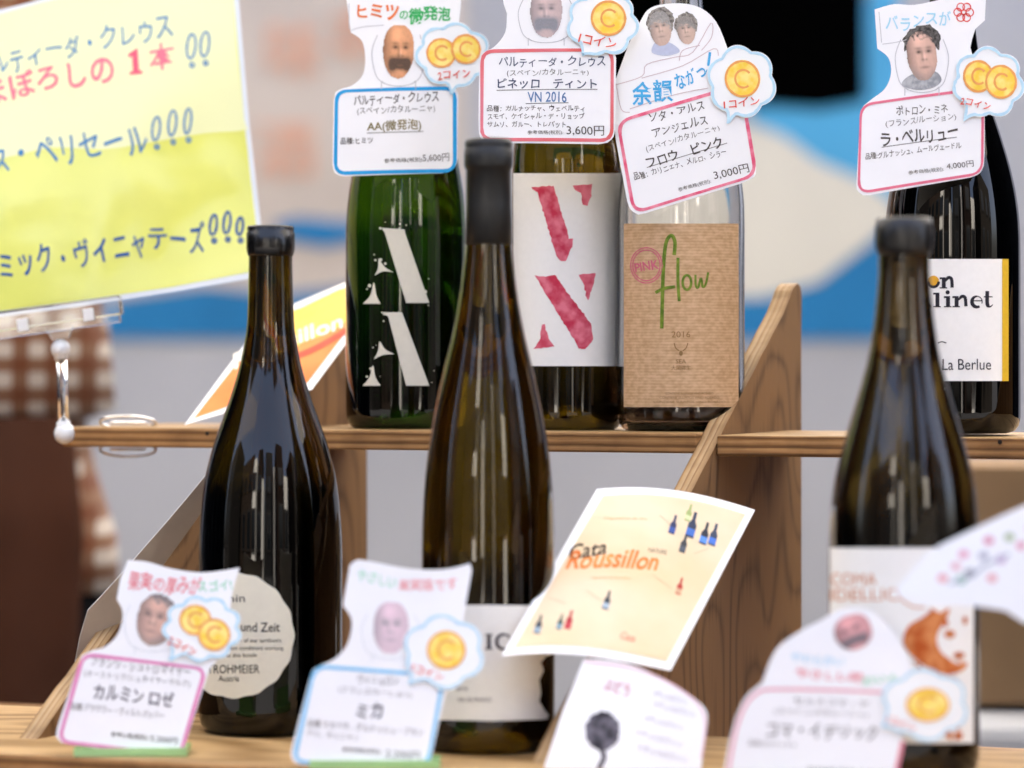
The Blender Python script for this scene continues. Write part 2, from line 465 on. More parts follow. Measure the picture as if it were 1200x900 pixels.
for x in (-2.45, 2.45):
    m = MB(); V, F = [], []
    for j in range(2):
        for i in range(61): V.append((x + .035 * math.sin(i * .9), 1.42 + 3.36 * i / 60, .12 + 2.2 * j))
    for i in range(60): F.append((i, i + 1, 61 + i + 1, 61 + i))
    m.add(V, F, cur, True); m.build('side_blocker', cn)
def house(x0, x1, y, h, mat, label, rows, cols, name='unseen_house'):
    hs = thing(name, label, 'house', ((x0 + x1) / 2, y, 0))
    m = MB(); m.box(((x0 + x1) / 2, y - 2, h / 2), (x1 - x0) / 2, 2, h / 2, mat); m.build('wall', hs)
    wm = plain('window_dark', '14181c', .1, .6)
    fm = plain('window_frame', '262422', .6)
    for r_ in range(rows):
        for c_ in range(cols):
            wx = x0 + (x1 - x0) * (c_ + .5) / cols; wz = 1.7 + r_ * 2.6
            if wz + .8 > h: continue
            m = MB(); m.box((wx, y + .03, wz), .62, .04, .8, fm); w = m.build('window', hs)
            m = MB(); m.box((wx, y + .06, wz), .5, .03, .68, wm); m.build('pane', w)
house(-11, -5.2, -7.5, 6.8, plain('unseen_render_brown', '2e2620', .9, .1), 'unseen dark brown rendered house across the street, behind the camera to the left', 2, 3)
house(-4.1, -2.3, -8.5, 7.5, plain('unseen_render_dark', '1c1918', .9, .1), 'unseen narrow dark house across the street, behind the camera to the left', 2, 1)
house(-1.4, 1.3, -9.0, 7.4, plain('unseen_shop_dark', '161718', .8, .2), 'unseen dark shop front across the street, straight behind the camera', 2, 1)
house(2.1, 4.3, -6.5, 7.0, plain('unseen_brick_dark', '1e1613', .9, .1), 'unseen dark brick house across the street, behind the camera to the right', 2, 1)
house(6.9, 14, -5.0, 6.5, plain('unseen_render_tan', '2a2622', .9, .1), 'unseen dark tan rendered house across the street, far to the right behind the camera', 2, 3)
house(-15, -9.0, -2.0, 6.5, plain('unseen_render_grey', '242220', .9, .1), 'unseen dark grey house at the end of the street, far to the left', 2, 2)
for x0, x1, y, h, rows, lab in ((-5.15, -4.15, -7.6, 6.4, 2, 'white reflector block added in the leftmost gap between dark houses'), (-2.1, -1.75, -7.2, 4.2, 0, 'slim white reflector block added left of the shop front'), (1.4, 1.85, -7.8, 5.6, 0, 'slim white reflector block added right of the shop front'), (4.6, 6.2, -7.4, 4.9, 2, 'wide white reflector block added in the rightmost gap between dark houses')):
    house(x0, x1, y, h, plain('streak_white', 'd8d6d0', .9, .1), lab, rows, 1)  # sunlit white blocks, added to put bright streaks into the bottles


# far painted wall, out of focus: grey skirt, cream and blue mural, dark opening
WY = 6000
def wallpt(px, py, dy=0): p = at(px, py, WY); return (p.x, p.y + dy, p.z)
pw = thing('painted_wall', 'cream and grey wall with blue swooshes and a dark opening, far behind the wine stand', 'wall', (0, WY / 1000, 0))
WM = Plane((0, WY / 1000, 1), (0, -1, 0))
w_cream = plain('mural_cream', 'b9ada2', 0.8, 0.2, 0.16, 2.2); w_grey = plain('wall_grey', 'a0a0a4', 0.8, 0.2, 0.1, 1.6)
w_blue = plain('mural_blue', '13689a', 0.7, 0.3, 0.12, 5); w_sky = plain('mural_light_blue', '4596c0', 0.7, 0.3, 0.1, 5)
w_blk = plain('opening_black', '020202', 1.0, 0.0, 0.1, 5); w_or = plain('mural_orange', 'd09a80', 0.8, 0.2, 0.1, 6)
w_pale = plain('mural_pale', 'c6c1b4', 0.8, 0.2, 0.05, 3)
mb = MB(); mb.box((0.2, WY / 1000 + 0.1, 1.25), 4.5, 0.1, 1.25, w_grey); mb.build('wall_face', pw)
WM = Plane((0, WY / 1000 - 0.004, 1), (0, -1, 0))
sh = Sheet(WM)
sh.poly([(-900, -600), (545, -600), (545, 300), (420, 372), (300, 392), (-900, 395)], w_cream, 0)
sh.poly([(870, 145), (930, 160), (1020, 190), (1048, 240), (1048, 260), (960, 330), (900, 348), (800, 352), (600, 352), (600, 140)], w_pale, 30)
sh.build('cream_paint', pw)
sh = Sheet(WM)
sh.poly([(-900, 330), (120, 352), (240, 335), (330, 345), (420, 335), (520, 300), (600, 345), (760, 352), (880, 350), (960, 331), (1050, 262), (1050, 398), (-900, 396)], w_blue, 20)
sh.poly([(876, 100), (1060, 110), (1060, 245), (1010, 210), (960, 190), (920, 160), (880, 142)], w_sky, 40)
sh.poly([(1012, 0), (1050, -40), (1060, 130), (1015, 130)], w_sky, 50)
sh.poly([(320, 262), (350, 255), (420, 262), (430, 280), (380, 290), (330, 280)], w_blue, 60)
sh.build('blue_paint', pw)
sh = Sheet(WM)
for t, x, y, w, h in (('味', 345, 60, 62, 70), ('酒', 335, 175, 70, 66), ('本', 415, 40, 60, 70), ('大', 240, 110, 70, 70)):
    sh = Sheet(WM); sh.text(t, x, y, w, h, w_or, bold=0.0, wob=.02, layer=70); sh.build('character', pw)
op = Sheet(WM)
op.poly([(690, -320), (1012, -320), (1014, 118), (960, 128), (880, 122), (800, 132), (740, 140), (694, 130)], w_blk, 80)
op.build('opening', pw)

# person behind the stand: gingham shirt, brown apron, black trousers
gm_, n, l, b = new_mat('gingham_cloth')
tc = n.new('ShaderNodeTexCoord'); sp = n.new('ShaderNodeSeparateXYZ'); l.new(tc.outputs['Object'], sp.inputs[0])
def stripe(sock, per):
    a = n.new('ShaderNodeMath'); a.operation = 'MULTIPLY'; a.inputs[1].default_value = 2 * math.pi / per; l.new(sock, a.inputs[0])
    s_ = n.new('ShaderNodeMath'); s_.operation = 'SINE'; l.new(a.outputs[0], s_.inputs[0])
    g_ = n.new('ShaderNodeMath'); g_.operation = 'GREATER_THAN'; g_.inputs[1].default_value = 0; l.new(s_.outputs[0], g_.inputs[0]); return g_.outputs[0]
ad = n.new('ShaderNodeMath'); ad.operation = 'ADD'
l.new(stripe(sp.outputs['X'], 0.026), ad.inputs[0]); l.new(stripe(sp.outputs['Z'], 0.026), ad.inputs[1])
mu = n.new('ShaderNodeMath'); mu.operation = 'MULTIPLY'; mu.inputs[1].default_value = 0.5; l.new(ad.outputs[0], mu.inputs[0])
rp = n.new('ShaderNodeValToRGB'); rp.color_ramp.interpolation = 'CONSTANT'
rp.color_ramp.elements[0].color = hexc('bfb3a8'); rp.color_ramp.elements[1].position = 0.4; rp.color_ramp.elements[1].color = hexc('7c5840')
e2 = rp.color_ramp.elements.new(0.8); e2.color = hexc('6b3a1c')
l.new(mu.outputs[0], rp.inputs[0]); l.new(rp.outputs[0], b.inputs['Base Color']); b.inputs['Roughness'].default_value = 0.9
apron_m = plain('apron_brown', '3e2419', 0.9, 0.1, 0.25, 7); trouser_m = plain('trouser_black', '0c0d10', 0.9, 0.1, 0.2, 9)
skin_m = plain('skin', 'c99a7c', 0.5, 0.4, 0.06, 14); hair_m = plain('hair_black', '14100d', 0.5, 0.4, 0.2, 30); shoe_m = plain('shoe_black', '15130f', 0.5, 0.4, 0.2, 20)
PX, PY = -0.585, 3.0
per = thing('person', 'person in brown gingham shirt, brown apron and black trousers standing behind the stand', 'person', (PX, PY, 0))
def skinned(name, joints, edges, mat, parent, levels=2, rootv=0):
    me = bpy.data.meshes.new(name); me.from_pydata([j[:3] for j in joints], edges, [])
    ob = bpy.data.objects.new(name, me); COL.objects.link(ob)
    sk = ob.modifiers.new('skin', 'SKIN'); sk.use_smooth_shade = True
    for i, j in enumerate(joints):
        me.skin_vertices[0].data[i].radius = (j[3], j[4] if len(j) > 4 else j[3])
    me.skin_vertices[0].data[rootv].use_root = True
    ss = ob.modifiers.new('sub', 'SUBSURF'); ss.levels = levels; ss.render_levels = levels
    dg = bpy.context.evaluated_depsgraph_get(); m2 = bpy.data.meshes.new_from_object(ob.evaluated_get(dg))
    bpy.data.objects.remove(ob); m2.materials.clear(); m2.materials.append(mat)
    for p in m2.polygons: p.use_smooth = True
    o2 = bpy.data.objects.new(name, m2); COL.objects.link(o2); o2.parent = parent; return o2
J = [(0, 0, .93, .13, .10), (0, 0, 1.10, .13, .095), (0, 0, 1.32, .15, .10), (0, 0, 1.43, .06), (0, 0, 1.50, .052), (0, -.012, 1.575, .075, .09), (0, -.012, 1.67, .075, .088)]
Ed = [(0, 1), (1, 2), (2, 3), (3, 4), (4, 5), (5, 6)]
for sgn in (-1, 1):
    k = len(J)
    J += [(sgn * .19, .01, 1.38, .055), (sgn * .215, -.02, 1.15, .042), (sgn * .12, -.20, 1.19, .032), (sgn * .085, -.25, 1.21, .03, .018), (sgn * .05, -.285, 1.22, .036, .016)]
    Ed += [(2, k), (k, k + 1), (k + 1, k + 2), (k + 2, k + 3), (k + 3, k + 4)]
    for q, ln in enumerate((.05, .062, .066, .058)):
        f0 = len(J); zz = 1.245 - q * .018
        J += [(sgn * .04, -.30, zz, .008), (sgn * (.04 - ln * .45), -.30 - ln * .45, zz - .002, .0075), (sgn * (.04 - ln * .95), -.30 - ln * .5, zz - .012, .0065)]
        Ed += [(k + 4, f0), (f0, f0 + 1), (f0 + 1, f0 + 2)]
    f0 = len(J); J += [(sgn * .065, -.285, 1.255, .009), (sgn * .04, -.305, 1.28, .008)]; Ed += [(k + 4, f0), (f0, f0 + 1)]
    k = len(J); J += [(sgn * .10, 0, .86, .095), (sgn * .105, -.01, .48, .06), (sgn * .11, .02, .09, .038), (sgn * .115, -.13, .035, .035)]
    Ed += [(0, k), (k, k + 1), (k + 1, k + 2), (k + 2, k + 3)]
body = skinned('body', J, Ed, skin_m, per)
def loft(secs, mat, name, a0=0, a1=360, n=48, wob=0.0, thick=0):
    """secs: (z, cx, cy, rx, ry)"""
    m = MB(); V, F = [], []; full = abs(a1 - a0) >= 360; cnt = n if full else n + 1
    for z, cx, cy, rx, ry in secs:
        for k in range(cnt):
            A = R(a0 + (a1 - a0) * k / n); w_ = 1 + wob * noise.noise((math.cos(A) * 2.5, math.sin(A) * 2.5, z * 4)) + wob * .7 * math.sin(9 * A + z * 5)
            V.append((PX + cx + rx * w_ * math.cos(A), PY + cy + ry * w_ * math.sin(A), z))
    for i in range(len(secs) - 1):
        for k in range(n):
            q = (k + 1) % cnt if full else k + 1; F.append((i * cnt + k, i * cnt + q, (i + 1) * cnt + q, (i + 1) * cnt + k))
    m.add(V, F, mat, True); o = m.build(name, per)
    so = o.modifiers.new('solid', 'SOLIDIFY'); so.thickness = 0.003
    return o
loft([(.795, 0, 0, .238, .17), (.84, 0, 0, .235, .165), (.90, 0, 0, .215, .155), (.945, 0, 0, .205, .15), (.955, 0, 0, .232, .16), (1.02, 0, 0, .226, .155), (1.15, 0, 0, .21, .145), (1.3, 0, .0, .215, .14), (1.40, 0, 0, .17, .11), (1.45, 0, 0, .075, .075)], gm_, 'shirt', wob=0.02)
ap = loft([(.50, 0, -.005, .235, .20), (.70, 0, -.005, .235, .19), (.85, 0, -.005, .235, .18), (.95, 0, -.005, .222, .17)], apron_m, 'apron', -178, -26, wob=0.03)
for sgn in (-1, 1):
    loft([(.06, sgn * .11, .02, .075, .08), (.48, sgn * .11, 0, .095, .1), (.80, sgn * .108, 0, .125, .13), (.90, sgn * .09, 0, .12, .135)], trouser_m, 'trouser_leg')
    m = MB()
    m.tube([(PX + sgn * .19, PY + .01, 1.40), (PX + sgn * .21, PY, 1.3), (PX + sgn * .22, PY - .02, 1.16), (PX + sgn * .17, PY - .11, 1.17)], [.075, .07, .062, .055], gm_, 16); m.build('sleeve', per)
    m = MB(); m.tube([(PX + sgn * .11, PY + .07, .04), (PX + sgn * .112, PY, .05), (PX + sgn * .115, PY - .1, .042), (PX + sgn * .117, PY - .18, .03)], [.035, .05, .046, .03], shoe_m, 14); m.build('shoe', per)
m = MB(); V, F = [], []
for i in range(9):
    for k in range(24):
        th = R(8 + i * 12); A = 2 * math.pi * k / 24
        x, y, z = math.sin(th) * math.cos(A), math.sin(th) * math.sin(A), math.cos(th)
        fr = 1.0 if not (y < -.3 and z < .45) else .82
        V.append((PX + .088 * x * fr, PY - .008 + .102 * y * fr, 1.645 + .115 * z))
for i in range(8):
    for k in range(24): q = (k + 1) % 24; F.append((i * 24 + k, i * 24 + q, (i + 1) * 24 + q, (i + 1) * 24 + k))
F.append(tuple(range(24))); m.add(V, F, hair_m, True); m.build('hair', per)
m = MB()
for sgn in (-1, 1):
    for mat_, dy, rr in ((plain('eye_white', 'e8e4dc'), 0, .011), (plain('eye_dark', '1c120c'), -.007, .006)):
        V, F = [], []
        c0 = Vector((PX + sgn * .031, PY - .093 + dy, 1.625))
        m.lathe(c0 - Vector((0, 0, rr)), [(rr * math.sin(R(a)) + 1e-5, rr - rr * math.cos(R(a))) for a in range(0, 181, 30)], mat_, 12)
m.tube([(PX - .022, PY - .094, 1.555), (PX, PY - .099, 1.553), (PX + .022, PY - .094, 1.555)], .004, plain('lip', '9a5a4c'), 8)
m.tube([(PX, PY - .092, 1.625), (PX, PY - .105, 1.60), (PX, PY - .11, 1.585)], [.008, .011, .013], skin_m, 10)
m.build('face', per)

# carton on a grey-clothed table, behind the stand to the right
card_m = plain('cardboard', '7a6248', 0.85, 0.15, 0.1, 12); cloth_m = plain('grey_cloth', 'a9aaae', 0.95, 0.1, 0.05, 9)
BY = 2.75
bx = thing('cardboard_carton', 'brown cardboard carton with a faint blue patch, on a grey covered table at right', 'carton', (0.47, BY + .15, 0.715))
mb = MB(); mb.box((0.50, BY + .15, 0.715 + .098), .127, .14, .098, card_m); mb.build('box', bx, bevel=.003)
mb = MB(); mb.box((0.50, BY - .005, 0.875), .124, .035, .002, card_m, uy=Vector((0, -.12, -1)).normalized() * -1, uz=Vector((0, -1, .12)).normalized()); mb.build('flap', bx)
mb = MB(); mb.box((0.412, BY + .009, 0.868), .028, .001, .018, plain('patch_blue', '6f8a92', .8)); mb.build('blue_patch', bx)
tb = thing('covered_table', 'low grey cloth covered table holding the cardboard carton', 'table', (0.7, BY + .25, 0))
mb = MB(); mb.box((0.75, BY + .2, 0.355), .42, .30, .355, cloth_m); mb.build('cloth', tb, bevel=.01)

# table that carries the stand
tt = thing('display_table', 'wooden table top that carries the stepped wine stand', 'table', tuple(S(-820, 1800, -1000)))
tw = wood('table_wood', '7a5634', 'b68b5c', (1, 0, 0), TH, 1.0)
mb = MB(); mb.box(S(-820, 1850, -265), .95, .30, .012, tw, E, D, Z); mb.build('table_top', tt, bevel=.002)
for du in (-.88, .88):
    for dv in (-.25, .25):
        mb = MB(); c = S(-820, 1850, 0) + E * du + D * dv; mb.box((c.x, c.y, .361), .025, .025, .361, tw, E, D, Z); mb.build('leg', tt)

# ------------------------------------------------------------------ the stepped display stand
rk = thing('display_stand', 'stepped plywood wine stand with slanted side panels and two shelves', 'display stand', tuple(S(-820, 1850, -253)))
ro = root_loc(rk)
face_w = wood('panel_wood', '452e1a', '8c6a46', (0, 0, 1), TH, 1.0, ring=150, contrast=(.05, .6), lines=True)
top_w = wood('shelf_wood', '7d5d33', 'b8976a', (1, 0, 0), TH, 1.0, ring=90, contrast=(.2, .75))
STR = [(0.0, '5f4024'), (0.10, 'a3784a'), (0.24, 'b08555'), (0.34, '664424'), (0.42, '875f36'), (0.58, 'b38858'), (0.70, '9c7042'), (0.78, '6a4726'), (0.88, 'ad8354'), (1.0, 'bb9264')]
def ply_h(nm, z): return ply(nm, (0, 0, 1), CAMZ + z / 1000 - ro.z, 0.013, tuple(E), STR)
up_edge = ply_h('shelf_ply_edge', ZUP - 13)
low_edge = ply('low_shelf_ply_edge', (0, 0, 1), CAMZ + (ZLOW - 18) / 1000 - ro.z, 0.018, tuple(E), STR)
TP = 12
def panel(u_right, nm):
    u0 = u_right - TP
    edge = ply('panel_ply_edge_' + nm, tuple(E), u0 / 1000 - ro.dot(E), TP / 1000, (D.x * .86, D.y * .86, .51), [(0, '7a5a38'), (.12, 'aa8a62'), (.3, 'b59a76'), (.36, '866646'), (.42, 'a3835c'), (.62, 'b89c78'), (.68, '8a6a48'), (.75, 'aa8c66'), (1, '927250')])
    prof = [(1645, -253)]
    for i in range(1, 40):
        t = i / 40; v = 1645 + 489 * t; z = -253 + 291 * t
        prof.append((v + 1.2 * noise.noise((i * .9, u_right, 0)), z + 1.6 * noise.noise((i * .7, u_right, 4))))
    prof += [(2134, 40), (2139, 45), (2145, 48), (2152, 50), (2158, 48), (2161, 42), (2160, 10), (2161, -253)]
    m = MB(); N = len(prof)
    Rv = [S(u_right, v, z) for v, z in prof]; Lv = [S(u0, v, z) for v, z in prof]
    tri = geometry.tessellate_polygon([[Vector((v, z, 0)) for v, z in prof]])
    def face_dir(t, V, want):
        nn = (V[t[1]] - V[t[0]]).cross(V[t[2]] - V[t[0]]); return t if nn.dot(want) > 0 else t[::-1]
    m.add(Rv, [face_dir(t, Rv, E) for t in tri], face_w); m.add(Lv, [face_dir(t, Lv, -E) for t in tri], face_w)
    SV, SF = [], []
    for i in range(N):
        j = (i + 1) % N; o = len(SV); SV += [Rv[i], Rv[j], Lv[j], Lv[i]]; SF.append((o, o + 1, o + 2, o + 3))
    m.add(SV, SF, edge); return m.build('side_panel', rk)
panel(-664, 'b'); panel(-983, 'a'); panel(-345, 'c')
def shelf(u0, u1, v0, v1, z, t, edge, nm):
    m = MB(); c = S((u0 + u1) / 2, (v0 + v1) / 2, z - t / 2)
    m.box(c, (u1 - u0) / 2000, (v1 - v0) / 2000, t / 2000, top_w, E, D, Z, mats=[top_w, top_w, edge, edge, edge, edge])
    return m.build(nm, rk, bevel=.0012)
shelf(-1125, -676, 1979, 2130, ZUP, 13, up_edge, 'upper_shelf')
shelf(-663, -330, 1979, 2130, ZUP - 1.5, 13, up_edge, 'upper_shelf')
shelf(-1350, -200, 1633, 1861, ZLOW, 18, low_edge, 'lower_shelf')

dk_m = plain('nail_rust', '1c140e', .7, .3, .2, 200)
for px_, py_, v_ in ((243, 508, 1979), (520, 511, 1979), (1172, 518, 1979), (610, 513, 1979)):
    dd = ray(px_, py_); Yn = v_ / 1000 / (dd.x * D.x + D.y); q = CAM + dd * Yn - D * .0002
    m = MB(); ring = [q + E * (.0014 * math.cos(a)) + Z * (.0014 * math.sin(a)) for a in [2 * math.pi * i / 12 for i in range(12)]]
    m.add(ring + [p_ - D * .0003 for p_ in ring], [tuple(range(12, 24))] + [(i, (i + 1) % 12, 12 + (i + 1) % 12, 12 + i) for i in range(12)], dk_m); m.build('nail', rk)

# ------------------------------------------------------------------ bottles
def profile(pts, s, yb):
    """(half width px, y px) top to bottom -> (radius m, z m) bottom to top, smoothed"""
    q = [(hw / s / 1000, (yb - y) / s / 1000) for hw, y in pts][::-1]
    return q
def bottle(name, label, cx, Y, zbase, body_pts, glass_mat, punt=.016):
    """body_pts: (half width px, y px) from the lip down to where the body starts to round into the base"""
    s = FPX / Y; ax = Vector(((cx - 600) / FPX * Y / 1000, Y / 1000, CAMZ + zbase / 1000)); yb = YH - zbase * s
    b = thing(name, label, 'bottle', tuple(ax), 'wine bottles on the stand')
    p = spline(profile(body_pts, s, yb), 6); rb = p[0][0]
    base = [(rb * .45, punt * .6), (rb * .62, punt * .2), (rb * .82, 0.0), (rb * .91, .0012), (rb * .97, .0045), (rb * .995, .009)]
    m = MB(); m.lathe(ax, [(.0008, punt)] + base + p + [(p[-1][0] * .55, p[-1][1] + .0006)], glass_mat, 88); gl = m.build('glass', b)
    return b, ax, s, rb, yb
def capsule(b, ax, prof, mat, nm='capsule'):
    m = MB(); m.lathe(ax, prof, mat, 64); return m.build(nm, b)

cap_blk = plain('capsule_black', '0a0a0a', 0.45, 0.5, 0.15, 90, bump=.15); wax_blk = plain('wax_black', '070606', 0.25, 0.5, 0.1, 60, bump=.3)
cap_brn = plain('capsule_brown', '0e0b09', 0.35, 0.5, 0.2, 60)
lab_white = plain('label_white', 'f4f2ee', 0.6, 0.25, 0.015, 300); lab_cream = plain('label_cream', 'ece7d6', 0.65, 0.2, 0.02, 250)

def lab_sheet(b, surf, name, pts, mat, layer=2, step=4):
    sh = Sheet(surf, step); sh.poly(pts, mat, layer, thick=1.5); return sh.build(name, b)
def rect(x0, y0, x1, y1): return [(x0, y0), (x1, y0), (x1, y1), (x0, y1)]

# colours of the tinted glass (per surface)
G_left = glass('dark_glass_red_wine', [(0, (.006, .004, .003)), (.44, (.008, .006, .004)), (.5, (.22, .17, .03)), (.8, (.26, .2, .05)), (1, (.10, .06, .03))], 1.45, z1=.303)
G_mid = glass('amber_olive_glass', [(0, (.03, .018, .005)), (.05, (.05, .035, .006)), (.09, (.12, .085, .014)), (.27, (.12, .085, .014)), (.33, (.30, .225, .035)), (.6, (.33, .26, .045)), (1, (.2, .15, .05))], 1.42, z1=.344)
G_right = glass('smoky_glass', [(0, (.02, .012, .006)), (.42, (.05, .035, .015)), (.55, (.28, .23, .11)), (.8, (.34, .28, .15)), (1, (.18, .13, .08))], 1.42, z1=.29)
G_aa = glass('green_glass', [(0, (.004, .008, .003)), (.06, (.008, .02, .006)), (.12, (.03, .075, .015)), (.42, (.09, .20, .03)), (.47, (.22, .36, .05)), (1, (.3, .45, .08))], 1.45, z1=.30)
G_vn = glass('olive_glass', [(0, (.02, .015, .004)), (.05, (.05, .035, .006)), (.12, (.13, .10, .015)), (.6, (.40, .32, .06)), (1, (.42, .33, .07))], 1.42, z1=.30)
G_flow = glass('clear_glass', [(0, (.72, .6, .55)), (.055, (.8, .72, .68)), (.08, (.97, .97, .96)), (1, (.97, .98, .98))], 1.45, z1=.30)
G_min = glass('black_glass', [(0, (.004, .003, .003)), (1, (.012, .008, .007))], 1.45, z1=.30)

# front left: dark bottle with a round scalloped label
b, ax, s, rb, yb = bottle('wine_bottle', 'dark bottle with a scalloped round cream label, black top, standing front left', 317, 1990, ZLOW,
    [(25, 268), (25.4, 297), (26.3, 340), (28, 382), (31.5, 405), (36.5, 430), (46, 462), (57, 493), (68, 525), (76.5, 560), (81.5, 600), (84, 645), (84, 700), (84, 780), (84, 832)], G_left)
k = 1 / s / 1000
capsule(b, ax, [(26.2 * k, (yb - 300) * k), (26.8 * k, (yb - 298) * k), (27.8 * k, (yb - 295) * k), (28.4 * k, (yb - 291) * k), (28.4 * k, (yb - 273) * k), (27.4 * k, (yb - 272) * k), (27.6 * k, (yb - 267) * k), (26.5 * k, (yb - 264.6) * k), (20 * k, (yb - 264) * k)], wax_blk)
cy = Cyl(ax, rb)
pts = []
for i in range(120):
    a = 2 * math.pi * i / 120; r = 1 + .012 * math.cos(16 * a)
    x = 274 + 70.5 * r * math.cos(a); pts.append((x, 744.5 + 73.5 * r * math.sin(a)))
lb = lab_sheet(b, cy, 'label', pts, lab_cream)
sh = Sheet(cy, 4); k1 = ink('3a342e')
sh.text('Karmin', 262, 701, 50, 9, k1, layer=4, wob=.02); sh.text('Raum und Zeit', 288, 735, 80, 11, k1, layer=4, wob=.02, bold=.008)
sh.text('an expression of our symbiotic', 288, 751, 84, 6, k1, layer=4, wob=.02); sh.text('fermentation conditions working', 288, 760, 88, 6, k1, layer=4, wob=.02)
sh.text('together in this bottle', 270, 768.5, 62, 6, k1, layer=4, wob=.02)
sh.text('STROHMEIER', 271, 784, 66, 10, k1, layer=4, wob=.02); sh.text('Austria', 268, 795, 24, 7, k1, layer=4, wob=.02)
sh.build('lettering', lb)

# front middle: tall amber bottle
b, ax, s, rb, yb = bottle('wine_bottle', 'tallest bottle, amber olive glass under a matte black capsule, standing front centre', 572.5, 1899, ZLOW,
    [(24, 166), (24.4, 197), (25.4, 240), (27, 285), (30, 315), (34.5, 350), (41.5, 388), (50, 424), (58, 458), (65, 492), (71, 530), (75, 570), (77.3, 615), (78, 660), (78, 740), (78, 850)], G_mid)
k = 1 / s / 1000
capsule(b, ax, [(27.2 * k, (yb - 287) * k), (28 * k, (yb - 286.5) * k), (26.6 * k, (yb - 240) * k), (26 * k, (yb - 199) * k), (27.5 * k, (yb - 197.5) * k), (28.6 * k, (yb - 193) * k), (28.6 * k, (yb - 176) * k), (27.2 * k, (yb - 174) * k), (27.8 * k, (yb - 170) * k), (27 * k, (yb - 164) * k), (24 * k, (yb - 162.4) * k)], cap_blk)
cy = Cyl(ax, rb)
edge = [(649.3, 710), (649.3, 766), (640, 769), (634, 776), (637, 786), (632, 797), (634, 812), (632, 822), (638, 832), (643, 838), (641, 843)]
lb = lab_sheet(b, cy, 'label', [(497, 710), (560, 709)] + edge + [(575, 845), (497, 843)], lab_white)
sh = Sheet(cy, 4); k2 = ink('2b2530')
def serif_I(sh, x, y, h, m): sh.poly(rect(x - 2.2, y - h / 2, x + 2.2, y + h / 2), m, 4); sh.poly(rect(x - 4.5, y - h / 2 - .6, x + 4.5, y - h / 2 + .9), m, 5); sh.poly(rect(x - 4.5, y + h / 2 - .9, x + 4.5, y + h / 2 + .6), m, 5)
serif_I(sh, 573, 752, 17, k2); sh.ribbon(arc(590, 752, 8, 8.6, -50, -310, 20), [1.2] + [1.5 + 2.6 * math.sin(math.pi * i / 20) for i in range(1, 20)] + [1.2], k2, 4)
sh.poly([(595.2, 743.5), (597, 743.5), (597, 749), (595.6, 748)], k2, 5)
sh.text('VIN DE FRANCE', 556, 820, 40, 5, ink('77727a'), layer=4, wob=0); sh.text('2016', 541, 807, 14, 5, ink('77727a'), layer=4, wob=0)
sh.build('lettering', lb)

# front right: near, out-of-focus bottle with fox label
b, ax, s, rb, yb = bottle('wine_bottle', 'blurred smoky bottle with a white label and orange fox drawing, standing front right', 1059.5, 1785, ZLOW,
    [(30, 258), (30, 292), (30, 320), (32.5, 352), (36.5, 385), (42, 418), (48, 442), (56.5, 472), (66, 504), (75.5, 538), (82.5, 572), (86.5, 612), (88, 655), (88, 720), (88, 880)], G_right)
k = 1 / s / 1000
capsule(b, ax, [(30.5 * k, (yb - 298) * k), (31.2 * k, (yb - 297) * k), (33 * k, (yb - 292) * k), (34 * k, (yb - 286) * k), (34 * k, (yb - 266) * k), (33 * k, (yb - 264) * k), (32.6 * k, (yb - 257) * k), (29 * k, (yb - 255) * k)], cap_brn)
cy = Cyl(ax, rb)
lb = lab_sheet(b, cy, 'label', rect(972.5, 642, 1141, 871), lab_white)
sh = Sheet(cy, 4); oc = ink('cf8350'); fox = crayon('fox_orange', 'b9541c', 'd98a52', 150)
sh.text('COMA', 1000, 679, 54, 14, oc, layer=4, wob=.02); sh.text('IDELLIC', 1013, 697, 80, 14, oc, layer=4, wob=.02)
sh.ribbon(spline([(1050, 694), (1058, 704), (1070, 711), (1084, 712)], 6), 1.6, oc, 4)
sh.poly(spline([(1058, 754), (1064, 734), (1080, 724), (1090, 716), (1091, 712), (1102, 718), (1112, 712), (1110, 724), (1100, 740), (1098, 752), (1103, 764), (1110, 770), (1122, 778), (1134, 776), (1128, 786), (1110, 790), (1090, 784), (1072, 772)], 3, True), fox, 4)
for x, y, rx, ry in ((1108, 730, 3.5, 4.5), (1131, 727, 3, 5), (1113, 743, 6.5, 5), (1124, 768, 7, 4)): sh.poly(ell(x, y, rx, ry, 14), fox, 5)
for i in range(60):
    x0 = 1068 + random.random() * 56; y0 = 770 + random.random() * 70; sh.ribbon([(x0, y0), (x0 + 3 + random.random() * 6, y0 + 4 + random.random() * 5)], 1.8, fox, 4)
for i in range(9): sh.poly(ell(1110 + random.random() * 26, 835 + random.random() * 30, 3, 5, 10), fox, 6)
sh.build('artwork', lb)

# back row
AA_Y = 2220
b, ax, s, rb, yb = bottle('wine_bottle', 'green sparkling wine bottle printed with two large cream letters A, back row left', 476, AA_Y, ZUP,
    [(25, -34), (25, -20), (24, -5), (25.5, 20), (29, 48), (35, 80), (43, 115), (52, 150), (61, 190), (67.5, 228), (70.6, 265), (71, 300), (71, 400), (71, 478)], G_aa)
k = 1 / s / 1000
capsule(b, ax, [(26.5 * k, (yb + 12) * k), (27 * k, (yb + 14) * k), (27 * k, (yb + 34) * k), (25 * k, (yb + 38) * k)], plain('crown_cap_green', '1d3a22', .35, .5, .1, 80), 'crown_cap')
cy = Cyl(ax, rb + .0001); cr = plain('print_cream', 'dcd7c8', .6, .25, .03, 200)
sh = Sheet(cy, 3)
sh.poly([(447, 267), (474, 269), (475, 274), (503, 355), (476, 355), (451, 273)], cr, 2)
sh.poly(spline([(425, 356), (434, 346), (438, 331), (441, 346), (446, 356)], 5), cr, 2); sh.poly(spline([(439, 323), (449, 318), (461, 319)], 4) + spline([(461, 319), (451, 313), (444, 304), (443, 314), (439, 323)], 4)[1:-1], cr, 2)
